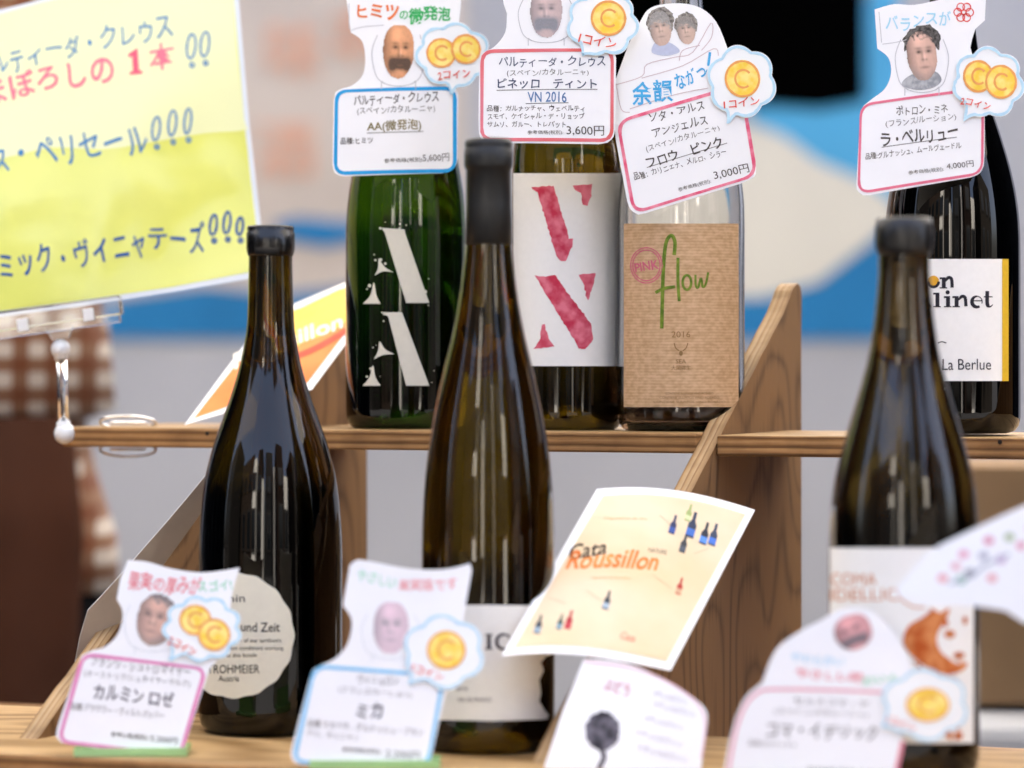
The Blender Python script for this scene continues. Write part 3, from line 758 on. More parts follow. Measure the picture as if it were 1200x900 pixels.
sh.poly([(446, 366), (471, 366), (503, 452), (476, 452), (455, 371)], cr, 2)
sh.poly(spline([(425, 452), (433, 442), (437, 428), (440, 442), (446, 452)], 5), cr, 2); sh.poly(spline([(438, 421), (449, 416), (462, 415)], 4) + spline([(462, 415), (451, 409), (445, 400), (443, 411), (438, 421)], 4)[1:-1], cr, 2)
for i in range(34):
    c0 = random.choice([(452, 268), (443, 303), (497, 345), (430, 332), (448, 370), (499, 445), (440, 445), (437, 400), (470, 268)])
    r_ = .5 + random.random() ** 2 * 1.6; sh.poly(ell(c0[0] + random.gauss(0, 5), c0[1] + random.gauss(0, 6), r_, r_, 9), cr, 2)
sh.build('printed_letters', b)

b, ax, s, rb, yb = bottle('wine_bottle', 'olive glass bottle with a white label bearing red brushed letters V and N, back row', 665, 2177, ZUP,
    [(25, -46), (25, -22), (24, -5), (25.5, 30), (29, 62), (36, 92), (46, 118), (56, 142), (62, 165), (64.6, 190), (65, 220), (65, 300), (65, 400), (65, 482)], G_vn)
k = 1 / s / 1000
capsule(b, ax, [(25.5 * k, (yb - 20) * k), (26.5 * k, (yb - 18) * k), (27 * k, (yb + 20) * k), (27 * k, (yb + 48) * k), (24 * k, (yb + 50) * k)], cap_blk)
cy = Cyl(ax, rb)
lb = lab_sheet(b, cy, 'label', rect(601.5, 203, 727.5, 429), lab_white, step=3)
red = crayon('brushed_red', 'c62f4c', 'e37a8c', 110)
sh = Sheet(cy, 3)
def blobby(pts, a=1.0):
    out = []
    for i, p in enumerate(pts):
        q = pts[(i + 1) % len(pts)]; L = max(2, int(math.dist(p, q) / 3))
        for j in range(L):
            t = j / L; x = p[0] + (q[0] - p[0]) * t; y = p[1] + (q[1] - p[1]) * t
            out.append((x + a * 1.6 * noise.noise((x * .35, y * .35, 1)), y + a * 1.6 * noise.noise((x * .35, y * .35, 7))))
    return out
for P in ([(622, 219), (649, 218), (651, 226), (667, 279), (672, 279), (669, 292), (663, 306), (657, 306), (652, 300), (630, 226)],
          [(671, 217), (694, 216), (693, 230), (688, 241), (683, 240), (681, 226), (673, 222)],
          [(627, 323), (640, 324), (650, 322), (657, 332), (693, 380), (695, 398), (686, 410), (678, 408), (674, 400), (632, 332)],
          [(678, 322), (698, 320), (695, 334), (690, 351), (687, 349), (685, 335)], [(625, 409), (650, 406), (643, 397), (638, 380), (635, 380), (633, 397)]):
    sh.poly(blobby(P), red, 4)
sh.build('brushed_letters', lb)

b, ax, s, rb, yb = bottle('wine_bottle', 'clear glass bottle with a brown kraft paper label reading flow, back row', 798, 2148, ZUP,
    [(24, -46), (26, -40), (26, -20), (25, 0), (26, 20), (29, 50), (36, 90), (47, 130), (59, 168), (68, 198), (73, 228), (74.5, 262), (74.5, 300), (74.5, 400), (74.5, 480)], G_flow, punt=.003)
# inner wall of the clear bottle, so it reads as a hollow vessel with a thick base
m = MB(); k = 1 / s / 1000
inn = [(max(r - 2.4 / 1000, .001), z) for r, z in spline(profile([(24, -42), (25, -20), (24.5, 0), (26, 20), (29, 50), (36, 90), (47, 130), (59, 168), (68, 198), (73, 228), (74.5, 262), (74.5, 300), (74.5, 400), (74.5, 470), (70, 493)], s, yb), 5)]
m.lathe(ax, [(.001, inn[0][1] - .0015), (inn[0][0] * .8, inn[0][1] - .001)] + inn, glass('clear_glass_inner', [(0, (.97, .95, .94)), (1, (.99, .99, .99))], 1.45, z1=.3), 72, bottom=True); m.f = [f[::-1] for f in m.f]; m.build('inner_wall', b)
m = MB(); z0_ = inn[0][1] + .0006; m.lathe(ax, [(.0008, z0_), (inn[0][0] - .001, z0_), (inn[0][0] + .0006, z0_ + .003), (inn[0][0] + .0008, z0_ + .009), (.0008, z0_ + .0092)], plain('rose_lees', 'b08a78', .15, .5, .15, 120), 64); m.build('wine', b)
capsule(b, ax, [(26.5 * k, (yb + 8) * k), (27 * k, (yb + 10) * k), (27 * k, (yb + 46) * k), (25 * k, (yb + 48) * k)], plain('capsule_white', 'd9d8d4', .5), 'capsule')
cy = Cyl(ax, rb)
km, n, l, bb = new_mat('kraft_paper')
tc = n.new('ShaderNodeTexCoord'); sp = n.new('ShaderNodeSeparateXYZ'); l.new(tc.outputs['Object'], sp.inputs[0])
mu = n.new('ShaderNodeMath'); mu.operation = 'MULTIPLY'; mu.inputs[1].default_value = 2 * math.pi / .0019; l.new(sp.outputs['Z'], mu.inputs[0])
nz = n.new('ShaderNodeTexNoise'); nz.inputs['Scale'].default_value = 160; nz.inputs['Detail'].default_value = 4
mp = n.new('ShaderNodeMapping'); mp.inputs['Scale'].default_value = (1.6, 1.6, 2.4); l.new(tc.outputs['Object'], mp.inputs[0]); l.new(mp.outputs[0], nz.inputs['Vector'])
sn = n.new('ShaderNodeMath'); sn.operation = 'SINE'; l.new(mu.outputs[0], sn.inputs[0])
ma = n.new('ShaderNodeMath'); ma.operation = 'MULTIPLY_ADD'; ma.inputs[1].default_value = .09; l.new(sn.outputs[0], ma.inputs[0]); l.new(nz.outputs['Fac'], ma.inputs[2])
rp = n.new('ShaderNodeValToRGB'); rp.color_ramp.elements[0].color = hexc('bb966c'); rp.color_ramp.elements[1].color = hexc('d6b28c'); rp.color_ramp.elements[0].position = .3; rp.color_ramp.elements[1].position = .7
l.new(ma.outputs[0], rp.inputs[0]); l.new(rp.outputs[0], bb.inputs['Base Color']); bb.inputs['Roughness'].default_value = .8
lb = lab_sheet(b, cy, 'label', rect(731, 262, 865.5, 477), km, step=4)
sh = Sheet(cy, 4); gr = crayon('green_pen', '55701d', '7d9233', 200); pk = ink('d06a80'); tn = ink('8f6e45')
sh.ribbon(spline([(790, 299), (791, 284), (787, 276), (781, 283), (778, 305), (776.5, 340), (775.5, 385)], 6), 4.2, gr, 4); sh.ribbon(spline([(768, 343), (778, 338), (791, 336)], 4), 3.6, gr, 5)
sh.ribbon(spline([(794.5, 302), (794.5, 330), (796, 353)], 4), 3.6, gr, 4); sh.ribbon(ell(805, 331, 5, 8.5, 22), 3, gr, 4, True)
sh.ribbon(spline([(815, 322), (815.3, 334), (818, 337), (821.5, 326), (823.5, 336), (827, 333), (830, 319)], 6), 2.6, gr, 5)
sh.build('green_script', lb); sh = Sheet(cy, 4)
for r_ in (18.5, 16): sh.ribbon(ell(757.5, 311, r_, r_ * 1.12, 40), 1.3, pk, 4, True, .5)
sh.text('PINK', 757.5, 312, 28, 11, pk, 8, .02, layer=5); sh.build('pink_stamp', lb); sh = Sheet(cy, 4); sh.text('2016', 798, 392, 22, 7, tn, layer=4, wob=.02)
sh.ribbon(spline([(790, 402), (792, 408), (796, 411)], 4), 1.2, tn, 4); sh.ribbon(spline([(806, 402), (804, 408), (800, 411)], 4), 1.2, tn, 4); sh.poly(ell(798, 414, 2.2, 3, 12), tn, 4)
sh.text('SEA', 798, 423.5, 12, 5, tn, layer=4, wob=0); sh.text('大岡弥生', 798, 431, 23, 5.5, tn, layer=4, wob=0)
for y, w_ in ((461, 56), (466, 70), (471, 84)): sh.text('CONTIENE SULFITOS VINO ROSADO'[:29], 808, y, w_, 2.6, tn, layer=4, wob=0)
sh.build('lettering', lb)

b, ax, s, rb, yb = bottle('wine_bottle', 'black bottle with a white label edged in yellow reading Minet, back row right', 1116, 2082, ZUP,
    [(25, -70), (26, -60), (25, -40), (25, 0), (28, 40), (34, 80), (43, 118), (56, 158), (67, 195), (74.5, 230), (78.5, 265), (79.5, 310), (79.5, 400), (79.5, 488)], G_min)
k = 1 / s / 1000
capsule(b, ax, [(26 * k, (yb - 40) * k), (27.5 * k, (yb - 38) * k), (26 * k, (yb + 20) * k), (27 * k, (yb + 60) * k), (25 * k, (yb + 75) * k)], cap_blk)
cy = Cyl(ax, rb)
lb = lab_sheet(b, cy, 'label', rect(1049, 303.5, 1182, 446.5), lab_white, step=4)
sh = Sheet(cy, 4); kb = ink('22202a')
sh.poly(rect(1174.5, 303.5, 1182, 446.5), ink('e0b52c'), 4)
def st_text(t, x, y, w, h, **kw): sh.text(t, x, y, w, h, kb, bold=.02, wob=0, layer=4, **kw)
# heavy stencil serif letters: bold stems with hairline joins
def stem_(x, y0, y1, w=4.6): sh.poly(rect(x - w / 2, y0, x + w / 2, y1), kb, 4); sh.poly([(x - w / 2 - 2.6, y1 - 1.3), (x + w / 2 + 1.6, y1 - 1.3), (x + w / 2 + 1.6, y1), (x - w / 2 - 2.6, y1)], kb, 5); sh.poly([(x - w / 2 - 2.6, y0), (x + w / 2, y0), (x + w / 2, y0 + 1.6), (x - w / 2 - 2.6, y0 + 2.4)], kb, 5)
sh.poly(ell(1094, 329.5, 6.5, 6.5, 24), ink('e0a52c'), 4); sh.ribbon(arc(1094, 330, 6, 6.2, 0, 180, 14), 3.2, kb, 5)
stem_(1106, 325, 338); sh.ribbon(spline([(1108, 330), (1111, 325.5), (1115, 327), (1115.8, 337)], 5), [1, 1.6, 2.4, 3, 3.6] + [3.8] * 11, kb, 4)
for p in ([(1080, 343), (1084, 343), (1092, 360), (1089, 360)],): sh.poly(p, kb, 4)
stem_(1098.5, 343, 360); stem_(1111, 347, 360); sh.poly(ell(1110.5, 342.5, 2.5, 2.5, 12), kb, 4)
stem_(1121, 347, 360); sh.ribbon(spline([(1123, 352), (1127, 347.5), (1131, 349), (1132, 359)], 5), [1, 1.6, 2.4, 3, 3.6] + [3.8] * 11, kb, 4)
sh.ribbon(arc(1145, 353.5, 6, 6.3, 20, -300, 22), [1.1] * 8 + [2 + 2.4 * math.sin(math.pi * i / 15) for i in range(15)], kb, 4); sh.ribbon([(1140, 352.5), (1151, 352.5)], 1.2, kb, 5)
sh.ribbon(spline([(1157, 341), (1157, 356), (1160, 359.5), (1163.5, 357)], 5), [4.4] * 8 + [3, 2.5, 2, 1.6, 1.4, 1.2, 1, 1], kb, 4); sh.ribbon([(1153, 347.8), (1163, 347.8)], 1.3, kb, 5)
sh.ribbon(spline([(1099, 402), (1104, 400.5), (1109, 402)], 4), 1.2, kb, 4)
sh.text('La Berlue', 1133, 427, 57, 13, kb, layer=4, wob=.01); sh.build('lettering', lb)

# ------------------------------------------------------------------ handwritten cards
paper = plain('card_paper', 'efeff1', 0.5, 0.35, 0.012, 40); paper_back = plain('card_back', 'cfccc6', 0.6, 0.2, 0.03, 60)
bubble_p = plain('bubble_paper', 'eff1f2', 0.45, 0.35, 0.012, 50)
coin_m = crayon('coin_yellow', 'f6cf4a', 'fae48a', 130); coin_o = ink('eda35c'); pale_bl = ink('b9dcee')
thinline = ink('b9b9be')

def portrait(surf, cx, cy, w, h, rot, spec, layer=3):
    """printed face photograph, painted point by point on a fine grid"""
    m = MB(); nx, ny = 40, 52; V, C, keep = [], [], {}
    hair = spec.get('hair'); skin = Vector(hexc(spec.get('skin', 'c98f70'))[:3]); c_, s_ = math.cos(R(rot)), math.sin(R(rot))
    tint = Vector(spec.get('tint', (1, 1, 1))); wash = spec.get('wash', 0.0)
    def g(x, y, x0, y0, a, b): return math.exp(-(((x - x0) / a) ** 2 + ((y - y0) / b) ** 2))
    for j in range(ny + 1):
        for i in range(nx + 1):
            x = -1 + 2 * i / nx; y = 1 - 2 * j / ny
            jaw = 1 - .16 * max(0, -y) ** 1.5; ins = (abs(x) / jaw) ** 2.3 + abs(y) ** 2.4
            c = skin.copy(); nz_ = noise.noise((x * 6 + spec['seed'], y * 7, 0)); nf = noise.noise((x * 22 + spec['seed'], y * 22, 3))
            c *= 1.12 + .42 * g(x, y, -.15, .6, .45, .3) + .18 * g(x, y, .3, -.05, .22, .2) + .12 * g(x, y, -.3, -.05, .2, .2) + .1 * nz_
            c *= 1 - .75 * max(0, (-x - .3)) - .5 * max(0, abs(x) - .72)
            xt = spec.get('turn', 0); x_, x = x, x - xt
            dk = .75 * g(x, y, -.32, .16, .19, .075) + .75 * g(x, y, .32, .16, .19, .075) + .5 * g(x, y, -.34, .3, .22, .05) + .5 * g(x, y, .34, .3, .22, .05)
            dk += .45 * g(x, y, -.1, -.16, .1, .05) + .45 * g(x, y, .12, -.16, .1, .05) + .28 * g(x, y, -.13, .02, .07, .2) + .5 * g(x, y, 0, -.46, .3, .045)
            c *= 1 - min(.85, dk)
            c += Vector((.16, .13, .11)) * g(x, y, .03, -.05, .06, .16)
            dk2 = .8 * g(x, y, -.32, .15, .09, .035) + .8 * g(x, y, .32, .15, .09, .035); c *= 1 - min(.9, dk2)
            if spec.get('mous'):
                t = g(x, y, 0, -.36, .62, .17) + g(x, y, -.5, -.52, .22, .24) + g(x, y, .5, -.52, .22, .24) + .7 * g(x, y, 0, -.6, .5, .08); t = min(1, t * 1.3 + nf * .3)
                c = c.lerp(Vector(hexc(spec['mous'])[:3]) * (1 + nf * .5), max(0, t))
            if spec.get('beard'):
                t = max(0, min(1, (-y - .38) * 2.6 + (abs(x) - .55) * 1.2 + nf * .35)) * .8
                c = c.lerp(Vector(hexc(spec['beard'])[:3]) * (1 + nf * .4), t)
            x = x_
            if hair:
                t = max(0, min(1, (y - spec.get('hl', .5) + .42 * abs(x) ** 3 + nz_ * .28 + nf * .12 + .12 * x) * 5))
                c = c.lerp(Vector(hexc(hair)[:3]) * (1 + nf * .7 + nz_ * .4), t)
            c = Vector((c.x * tint.x, c.y * tint.y, c.z * tint.z)); c = c.lerp(Vector((.78, .78, .82)), wash)
            X, Yy = x * w / 2, y * h / 2; px = cx + X * c_ - Yy * s_; py = cy - (X * s_ + Yy * c_)
            if ins <= 1.0 + (.16 * noise.noise((math.atan2(y, x) * 3.2 + spec['seed'], .3, 0)) if y > .3 and hair else .05 * noise.noise((math.atan2(y, x) * 2 + spec['seed'], .3, 0))): keep[(i, j)] = len(V); V.append(surf(px, py, layer)); C.append((max(.004, c.x), max(.004, c.y), max(.004, c.z), 1))
    F = []
    for j in range(ny):
        for i in range(nx):
            q = [keep.get(t) for t in ((i, j), (i, j + 1), (i + 1, j + 1), (i + 1, j))]
            if None not in q: F.append(tuple(q))
            elif sum(t is not None for t in q) == 3: F.append(tuple(t for t in q if t is not None))
    m.add(V, F, photo_mat(), True, C); return m

GRP = 'handwritten wine price cards'
def card(label, Y, tilt, yaw, outline, pivot, bend=0.0015, name='price_card', cat='price card', group=GRP, backmat=None, normal=None):
    xs = [p[0] for p in outline]; cx = (min(xs) + max(xs)) / 2
    o = at(pivot[0], pivot[1], Y)
    n = normal or Vector((math.sin(R(yaw)), -math.cos(R(yaw)) * math.cos(R(tilt)), math.sin(R(tilt))))
    surf = Plane(o, n, bend, cx, (max(xs) - min(xs)) / 2)
    t = thing(name, label, cat, tuple(o), group)
    sh = Sheet(surf, 12); sh.poly(outline, paper, 0, thick=4, side=backmat or paper_back); sh.build('board', t)
    return t, surf
def bubble(t, surf, cx, cy, rx, ry, tail, coins, txt, n=7, ph=.3, lift=12):
    sh = Sheet(surf, 12); sh.poly(cloud(cx, cy, rx, ry, n, ph, tail), bubble_p, lift, thick=3); sh.ribbon(cloud(cx, cy, rx, ry, n, ph, tail, .94), 3.2, pale_bl, lift + 2, True, .5)
    bb = sh.build('coin_bubble', t)
    for x, y, rx_, ry_ in coins:
        sh = Sheet(surf, 12); sh.poly(ell(x, y, rx_, ry_, 30), coin_m, lift + 3); sh.ribbon(ell(x, y, rx_ * .93, ry_ * .93, 36), 2.6, coin_o, lift + 4, True, .6)
        sh.ribbon(arc(x + 1, y, rx_ * .45, ry_ * .47, -40, -310, 18), 2.6, coin_o, lift + 4, rough=.4); sh.build('coin', bb); lift += 2
    s_, x, y, w, h, r_ = txt
    sh = Sheet(surf, 12); sh.text(s_, x, y, w, h, ink('e0584a'), r_, .012, .06, lift + 4); sh.build('lettering', bb)
def border(sh, corners, r, w, mat): sh.ribbon(rquad(corners, r, 6), w, mat, 2, True, .35)
def suit(sh, cx, cy, w, h, m=None):
    """thin astronaut-suit outline round the portrait"""
    m = m or thinline
    sh.ribbon(spline([(cx - w * .62, cy - h * .32), (cx - w * .78, cy), (cx - w * .66, cy + h * .42), (cx - w * .4, cy + h * .58)], 6), .9, m, 2)
    sh.ribbon(spline([(cx + w * .62, cy - h * .32), (cx + w * .78, cy), (cx + w * .66, cy + h * .42), (cx + w * .4, cy + h * .58)], 6), .9, m, 2)
    sh.ribbon([(cx - w * .5, cy + h * .55), (cx - w * .5, cy + h * .68)], .9, m, 2); sh.ribbon([(cx + w * .5, cy + h * .55), (cx + w * .5, cy + h * .68)], .9, m, 2)
    sh.ribbon(arc(cx, cy + h * .5, w * .5, h * .12, 10, 170), .9, m, 2)
K = {'d': ink('4b4440'), 'g': ink('6a6664'), 'n': ink('3f4a66'), 'ol': ink('7a6a2a'), 'ora': ink('ea7a3c'), 'grn': ink('2fae5c'), 'lb': ink('45a8dd'), 'red': ink('e04a45'), 'pk': ink('e2738c'), 'pl': ink('9fd4ea'), 'blu': ink('1f9bd8')}

# 1: card of the AA bottle
out = spline([(404, -16), (470, -8), (541, -14)], 5) + [(540, 10)] + spline([(538, 26), (522, 48), (514, 66), (520, 92), (535, 105)], 4) + [(537, 110), (536, 186)] + spline([(535, 192), (530, 199), (518, 203)], 3) + [(404, 207)] + spline([(398, 206), (392, 202), (389.5, 192)], 3) + [(391, 118)] + spline([(393, 108), (400, 104), (413, 100), (425, 88), (428, 68), (424, 48), (411, 38)], 4)
t, sf = card('blue bordered card with two coins and a bald moustached face, on the green bottle', 2180, 5, 2, out, (463, 205))
sh = Sheet(sf, 12); border(sh, [(394.5, 107), (533, 103.5), (533, 200), (393, 203.5)], 13, 4.2, K['blu']); sh.build('border', t)
sh = Sheet(sf, 12); sh.text('ヒミツ', 443, 14, 50, 17, K['ora'], -4, .03, .05); sh.text('の', 473, 18, 10, 10, K['grn'], 0, .02); sh.text('微発泡', 504, 17, 50, 19, K['grn'], 6, .025, .05); sh.build('headline', t)
sh = Sheet(sf, 12); suit(sh, 467, 62, 40, 64); sh.ribbon([(409, 4), (409, 34)], .8, thinline, 2); sh.ribbon(spline([(411, 36), (424, 32), (450, 30)], 4), .8, thinline, 2); sh.build('suit_drawing', t)
portrait(sf, 467, 61, 37, 64, -2, dict(seed=1, turn=.12, skin='cf946c', mous='5a4436')).build('portrait', t)
sh = Sheet(sf, 12)
sh.text('パルティーダ・クレウス', 464, 115.5, 99, 13, K['d'], 2.5, .01, .05); sh.text('(スペイン/カタルーニャ)', 464, 129.5, 92, 9.5, K['g'], 1.5, 0, .05); sh.text('AA(微発泡)', 462, 148, 64, 14, K['ol'], 1, .012, .03)
sh.ribbon([(430, 156.5), (496, 154.5)], .8, K['g'], 2); sh.text('品種:ヒミツ', 418, 165.5, 38, 7.5, K['d'], 1, .008); sh.text('参考価格(税別):', 473, 188.5, 46, 6, K['d'], 2); sh.text('5,600円', 511, 185, 31, 9.5, K['d'], 3, 0, .02); sh.build('lettering', t)
bubble(t, sf, 531, 65, 46, 39, (529, 114), [(517, 63, 17.5, 17.5), (546, 58, 17.5, 17.5)], ('2コイン', 532, 88, 38, 10, 7))

# 2: card of the VN bottle
out = [(587, -20), (590, 4)] + spline([(594, 16), (592, 38), (580, 54), (567, 61)], 4) + spline([(562, 68), (561, 110), (561, 150), (564, 163), (574, 168)], 3) + [(640, 168.5), (702, 169)] + spline([(712, 167), (719, 160), (721, 148)], 3) + [(722, 68), (714, 40), (712, -20)]
t, sf = card('red bordered card with one coin under a greyish moustached face, for VN 2016', 2103, 4, 0, out, (641, 168))
pr = crayon('pink_to_red', 'e4808f', 'd9584e', 20)
sh = Sheet(sf, 12); border(sh, [(565, 60), (717.5, 59), (717, 164.5), (564.5, 164)], 14, 4, pr); sh.build('border', t)
sh = Sheet(sf, 12); suit(sh, 640, 16, 42, 56); sh.build('suit_drawing', t)
portrait(sf, 640, 15, 38, 60, 0, dict(seed=5, skin='b99a90', mous='6c6b70', tint=(.92, .95, 1.05), wash=.18)).build('portrait', t)
sh = Sheet(sf, 12)
sh.text('パルティーダ・クレウス', 647, 72.5, 124, 12, K['n'], 0, .006, .05); sh.text('(スペイン/カタルーニャ)', 642, 86, 96, 8.5, K['g'], 0, 0, .05); sh.text('ピネッロ　ティント', 641, 98.5, 116, 12, K['n'], 0, .012, .04); sh.ribbon([(582, 106), (700, 105)], .8, K['g'], 2)
sh.text('VN 2016', 641, 114, 46, 12, ink('5a7fae'), 0, .01, .03); sh.ribbon([(616, 122), (666, 121)], .8, K['g'], 2)
sh.text('品種：ガルナッチャ、ウェベルティ', 628, 127.5, 114, 7, K['d'], 0, .004, .03); sh.text('スモイ、ケイシャル・デ・リョップ', 628, 136.5, 114, 7, K['d'], 0, .004, .03); sh.text('サムソ、ガルー、トレパット', 617, 146, 92, 7, K['d'], 0, .004, .03)
sh.text('参考価格(税別):', 639, 156, 42, 5.5, K['d']); sh.text('3,600円', 686, 153.5, 44, 12, K['d'], 0, 0, .02); sh.build('lettering', t)
bubble(t, sf, 706, 28, 44, 40, (682, 66), [(713, 22, 21, 21)], ('1コイン', 700, 49, 44, 12, -12), ph=1.1)

# 3: card of the flow bottle
out = spline([(724, 86), (740, 44), (751, 24), (759, 12), (773, 6), (798, 4.5), (821, 10), (839, 26), (852, 56), (864, 96), (874, 136)], 3) + [(884, 184)] + spline([(886, 196), (884, 207), (868, 215)], 3) + [(758, 250)] + spline([(748, 252), (739, 246), (735, 236)], 3) + [(722, 166), (716, 108)]
t, sf = card('tilted pink bordered card with two small portraits for the pink wine, on the clear bottle', 2104, 5, -3, out, (800, 245), bend=.0018)
sh = Sheet(sf, 12); border(sh, [(724, 143), (868, 100), (886, 205), (743, 250)], 16, 4, crayon('pink_border', 'e0587a', 'ea8ea2', 150)); sh.build('border', t)
sh = Sheet(sf, 12); sh.text('余韻', 764, 107, 49, 27, K['lb'], 6, .02, .04); sh.text('ながっ', 808, 90, 38, 18, K['lb'], 22, .02, .05); sh.ribbon([(832, 62), (830, 78)], 3, K['lb'], 2); sh.poly(ell(829, 84, 1.8, 1.8, 10), K['lb'], 2); sh.build('headline', t)
sh = Sheet(sf, 12); pl_ = ink('c9b4b8')
for P in ([(719, 100), (752, 90), (758, 76), (790, 68), (812, 62), (833, 28), (834, 44), (822, 60)], [(752, 92), (800, 78), (836, 58), (842, 66)], [(722, 98), (728, 128), (738, 132)], [(796, 72), (800, 60), (820, 54)], [(738, 128), (790, 112), (830, 104)]): sh.ribbon(spline(P, 4), .9, pl_, 2)
sh.build('plane_drawing', t)
for x, y, w, h, sd2, hx in ((774, 34, 26, 42, 11, '8a8580'), (804, 36, 22, 34, 14, '7d766e')):
    sh2 = Sheet(sf, 12); sh2.poly(blobby(ell(x, y - h * .18, w * .62, h * .42, 22), 1.6), crayon('hair_' + hx, '5f5a56', 'a39c94', 500), 2); sh2.build('hair_photo', t)
    portrait(sf, x, y, w, h, 8, dict(seed=sd2, skin='b99a88', hair=hx, hl=.25, wash=.12)).build('portrait', t)
sh = Sheet(sf, 12); sh.poly(spline([(764, 62), (768, 50), (780, 49), (792, 55), (796, 62), (780, 66)], 4, True), ink('b9bfd6'), 2); sh.build('shirt_photo', t)
sh = Sheet(sf, 12)
sh.text('ソタ・アルス', 793, 131, 66, 11, K['d'], 15, .004, .05); sh.text('アンジェルス', 797, 148.5, 66, 11, K['d'], 15, .004, .05); sh.text('(スペイン/カタルーニャ)', 800, 163, 90, 8.5, K['g'], 16, 0, .05); sh.text('フロウ　ピンク', 802, 179, 92, 13, K['d'], 16, .014, .04); sh.ribbon([(758, 197), (852, 168)], .8, K['g'], 2)
sh.text('品種：カリニェナ、メルロ、シラー', 797, 193, 112, 8, K['d'], 16, .002, .04); sh.text('参考価格(税別):', 814, 218, 40, 5.5, K['d'], 15); sh.text('3,000円', 857, 201.5, 42, 11, K['d'], 14, 0, .02); sh.build('lettering', t)
bubble(t, sf, 869, 96, 42, 43, (852, 149), [(870, 93, 21, 22)], ('1コイン', 869, 121, 42, 10, 6), n=6, ph=.6)

# 4: card of the Minet bottle
out = spline([(1025, 11), (1048, 5), (1072, 6), (1110, -2), (1156, -14)], 4) + [(1154, 24), (1143, 34), (1139, 46), (1137, 56), (1146, 90), (1154, 106), (1154, 180)] + spline([(1153, 194), (1148, 203), (1137, 208)], 3) + [(1019, 229)] + spline([(1011, 229), (1004, 222), (1004, 208)], 3) + [(1008, 134)] + spline([(1012, 124), (1022, 116), (1037, 104), (1044, 86), (1041, 68), (1028, 57)], 4)
t, sf = card('red bordered card with a grey haired face and red flower doodle, on the black bottle', 2037, 4, -2, out, (1078, 222))
sh = Sheet(sf, 12); border(sh, [(1009, 123), (1152, 104), (1151, 203), (1006, 226.5)], 15, 3, K['pk']); sh.build('border', t)
sh = Sheet(sf, 12); sh.text('バランスが', 1076, 24, 76, 17, K['pl'], 6, .01, .05); sh.build('headline', t)
sh = Sheet(sf, 12)
for k_ in range(6): sh.ribbon(ell(1129 + 7 * math.cos(k_ * 1.05), 15 + 7 * math.sin(k_ * 1.05), 4.6, 4.6, 14), 1.3, K['red'], 2, True, .4)
sh.ribbon(arc(1129, 15, 3, 3, 0, 500, 22), 1.2, K['red'], 3); sh.build('flower_doodle', t)
sh = Sheet(sf, 12); suit(sh, 1080, 68, 40, 66); sh.ribbon([(1030, 14), (1033, 50)], .8, thinline, 2); sh.ribbon(spline([(1034, 52), (1050, 50), (1062, 47)], 4), .8, thinline, 2); sh.build('suit_drawing', t)
sh = Sheet(sf, 12); sh.poly(blobby([(1060, 62), (1058, 48), (1064, 36), (1074, 31), (1088, 30), (1098, 36), (1102, 46), (1100, 60), (1094, 50), (1078, 48), (1064, 54)], 1.6), crayon('hair_photo_dark', '2c2927', '6a6663', 500), 2); sh.build('hair_photo', t)
sh = Sheet(sf, 12); sh.poly(spline([(1056, 100), (1068, 88), (1094, 84), (1103, 94), (1094, 103), (1074, 106)], 4, True), crayon('grey_shirt', '8f9298', 'b4b6ba', 300), 2); sh.build('shirt_photo', t)
portrait(sf, 1080, 66, 36, 60, 6, dict(seed=21, turn=.14, skin='c5a090', hair='3a3634', hl=.72, beard='9a8880', wash=.02)).build('portrait', t)
sh = Sheet(sf, 12)
sh.text('ポトロン・ミネ', 1080, 129, 60, 11, K['d'], 5, .004, .05); sh.text('(フランス/ルーション)', 1079, 142, 82, 9, K['g'], 6, 0, .05); sh.text('ラ・ベルリュー', 1077, 160, 90, 16, K['d'], 7, .016, .04); sh.ribbon([(1033, 173), (1121, 161)], .8, K['g'], 2)
sh.text('品種:グルナッシュ、ムールヴェードル', 1070, 177, 113, 8, K['d'], 7, .002, .05); sh.text('参考価格(税別):', 1085, 201, 42, 5.5, K['d'], 6); sh.text('4,000円', 1125, 193.5, 32, 8, K['d'], 7, 0, .02); sh.build('lettering', t)
bubble(t, sf, 1158, 97, 44, 43, (1128, 143), [(1146, 90, 18, 19), (1173, 96, 19, 20)], ('2コイン', 1143, 122, 36, 9, -10), n=7, ph=.9)

# 5: lower left card
out = spline([(150, 657), (172, 659), (202, 667), (239, 671), (281, 665)], 4) + [(276, 680), (271, 700), (268, 740), (258, 770), (246, 783)] + [(243, 792), (216, 876)] + spline([(213, 884), (208, 889), (200, 888)], 3) + [(80, 872)] + spline([(72, 870), (66, 862), (68, 850)], 3) + [(92, 780)] + spline([(96, 769), (108, 763), (124, 758), (139, 742), (144, 718), (137, 703)], 4) + [(141, 680)]
t, sf = card('pink bordered card with two coins, before the dark bottle with the round label', 1862, 10, 4, out, (140, 880), bend=.002)
sh = Sheet(sf, 12); border(sh, [(98, 767), (241, 784), (211, 885), (69, 869)], 14, 4, ink('dd83b4')); sh.build('border', t)
sh = Sheet(sf, 12); sh.text('果実の厚みが', 193, 684, 84, 22, ink('e8838a'), -5, .012, .05); sh.text('スゴイ!', 252, 686, 40, 13, ink('7cc9a0'), 4, .008, .05); sh.build('headline', t)
sh = Sheet(sf, 12); suit(sh, 180, 728, 44, 58, ink('cfd4d8')); sh.build('suit_drawing', t)
portrait(sf, 183, 727, 46, 62, -14, dict(seed=33, turn=-.16, skin='b98e7c', hair='6a5f5c', hl=.62, beard='7a6a64', wash=.12)).build('portrait', t)
sh = Sheet(sf, 12)
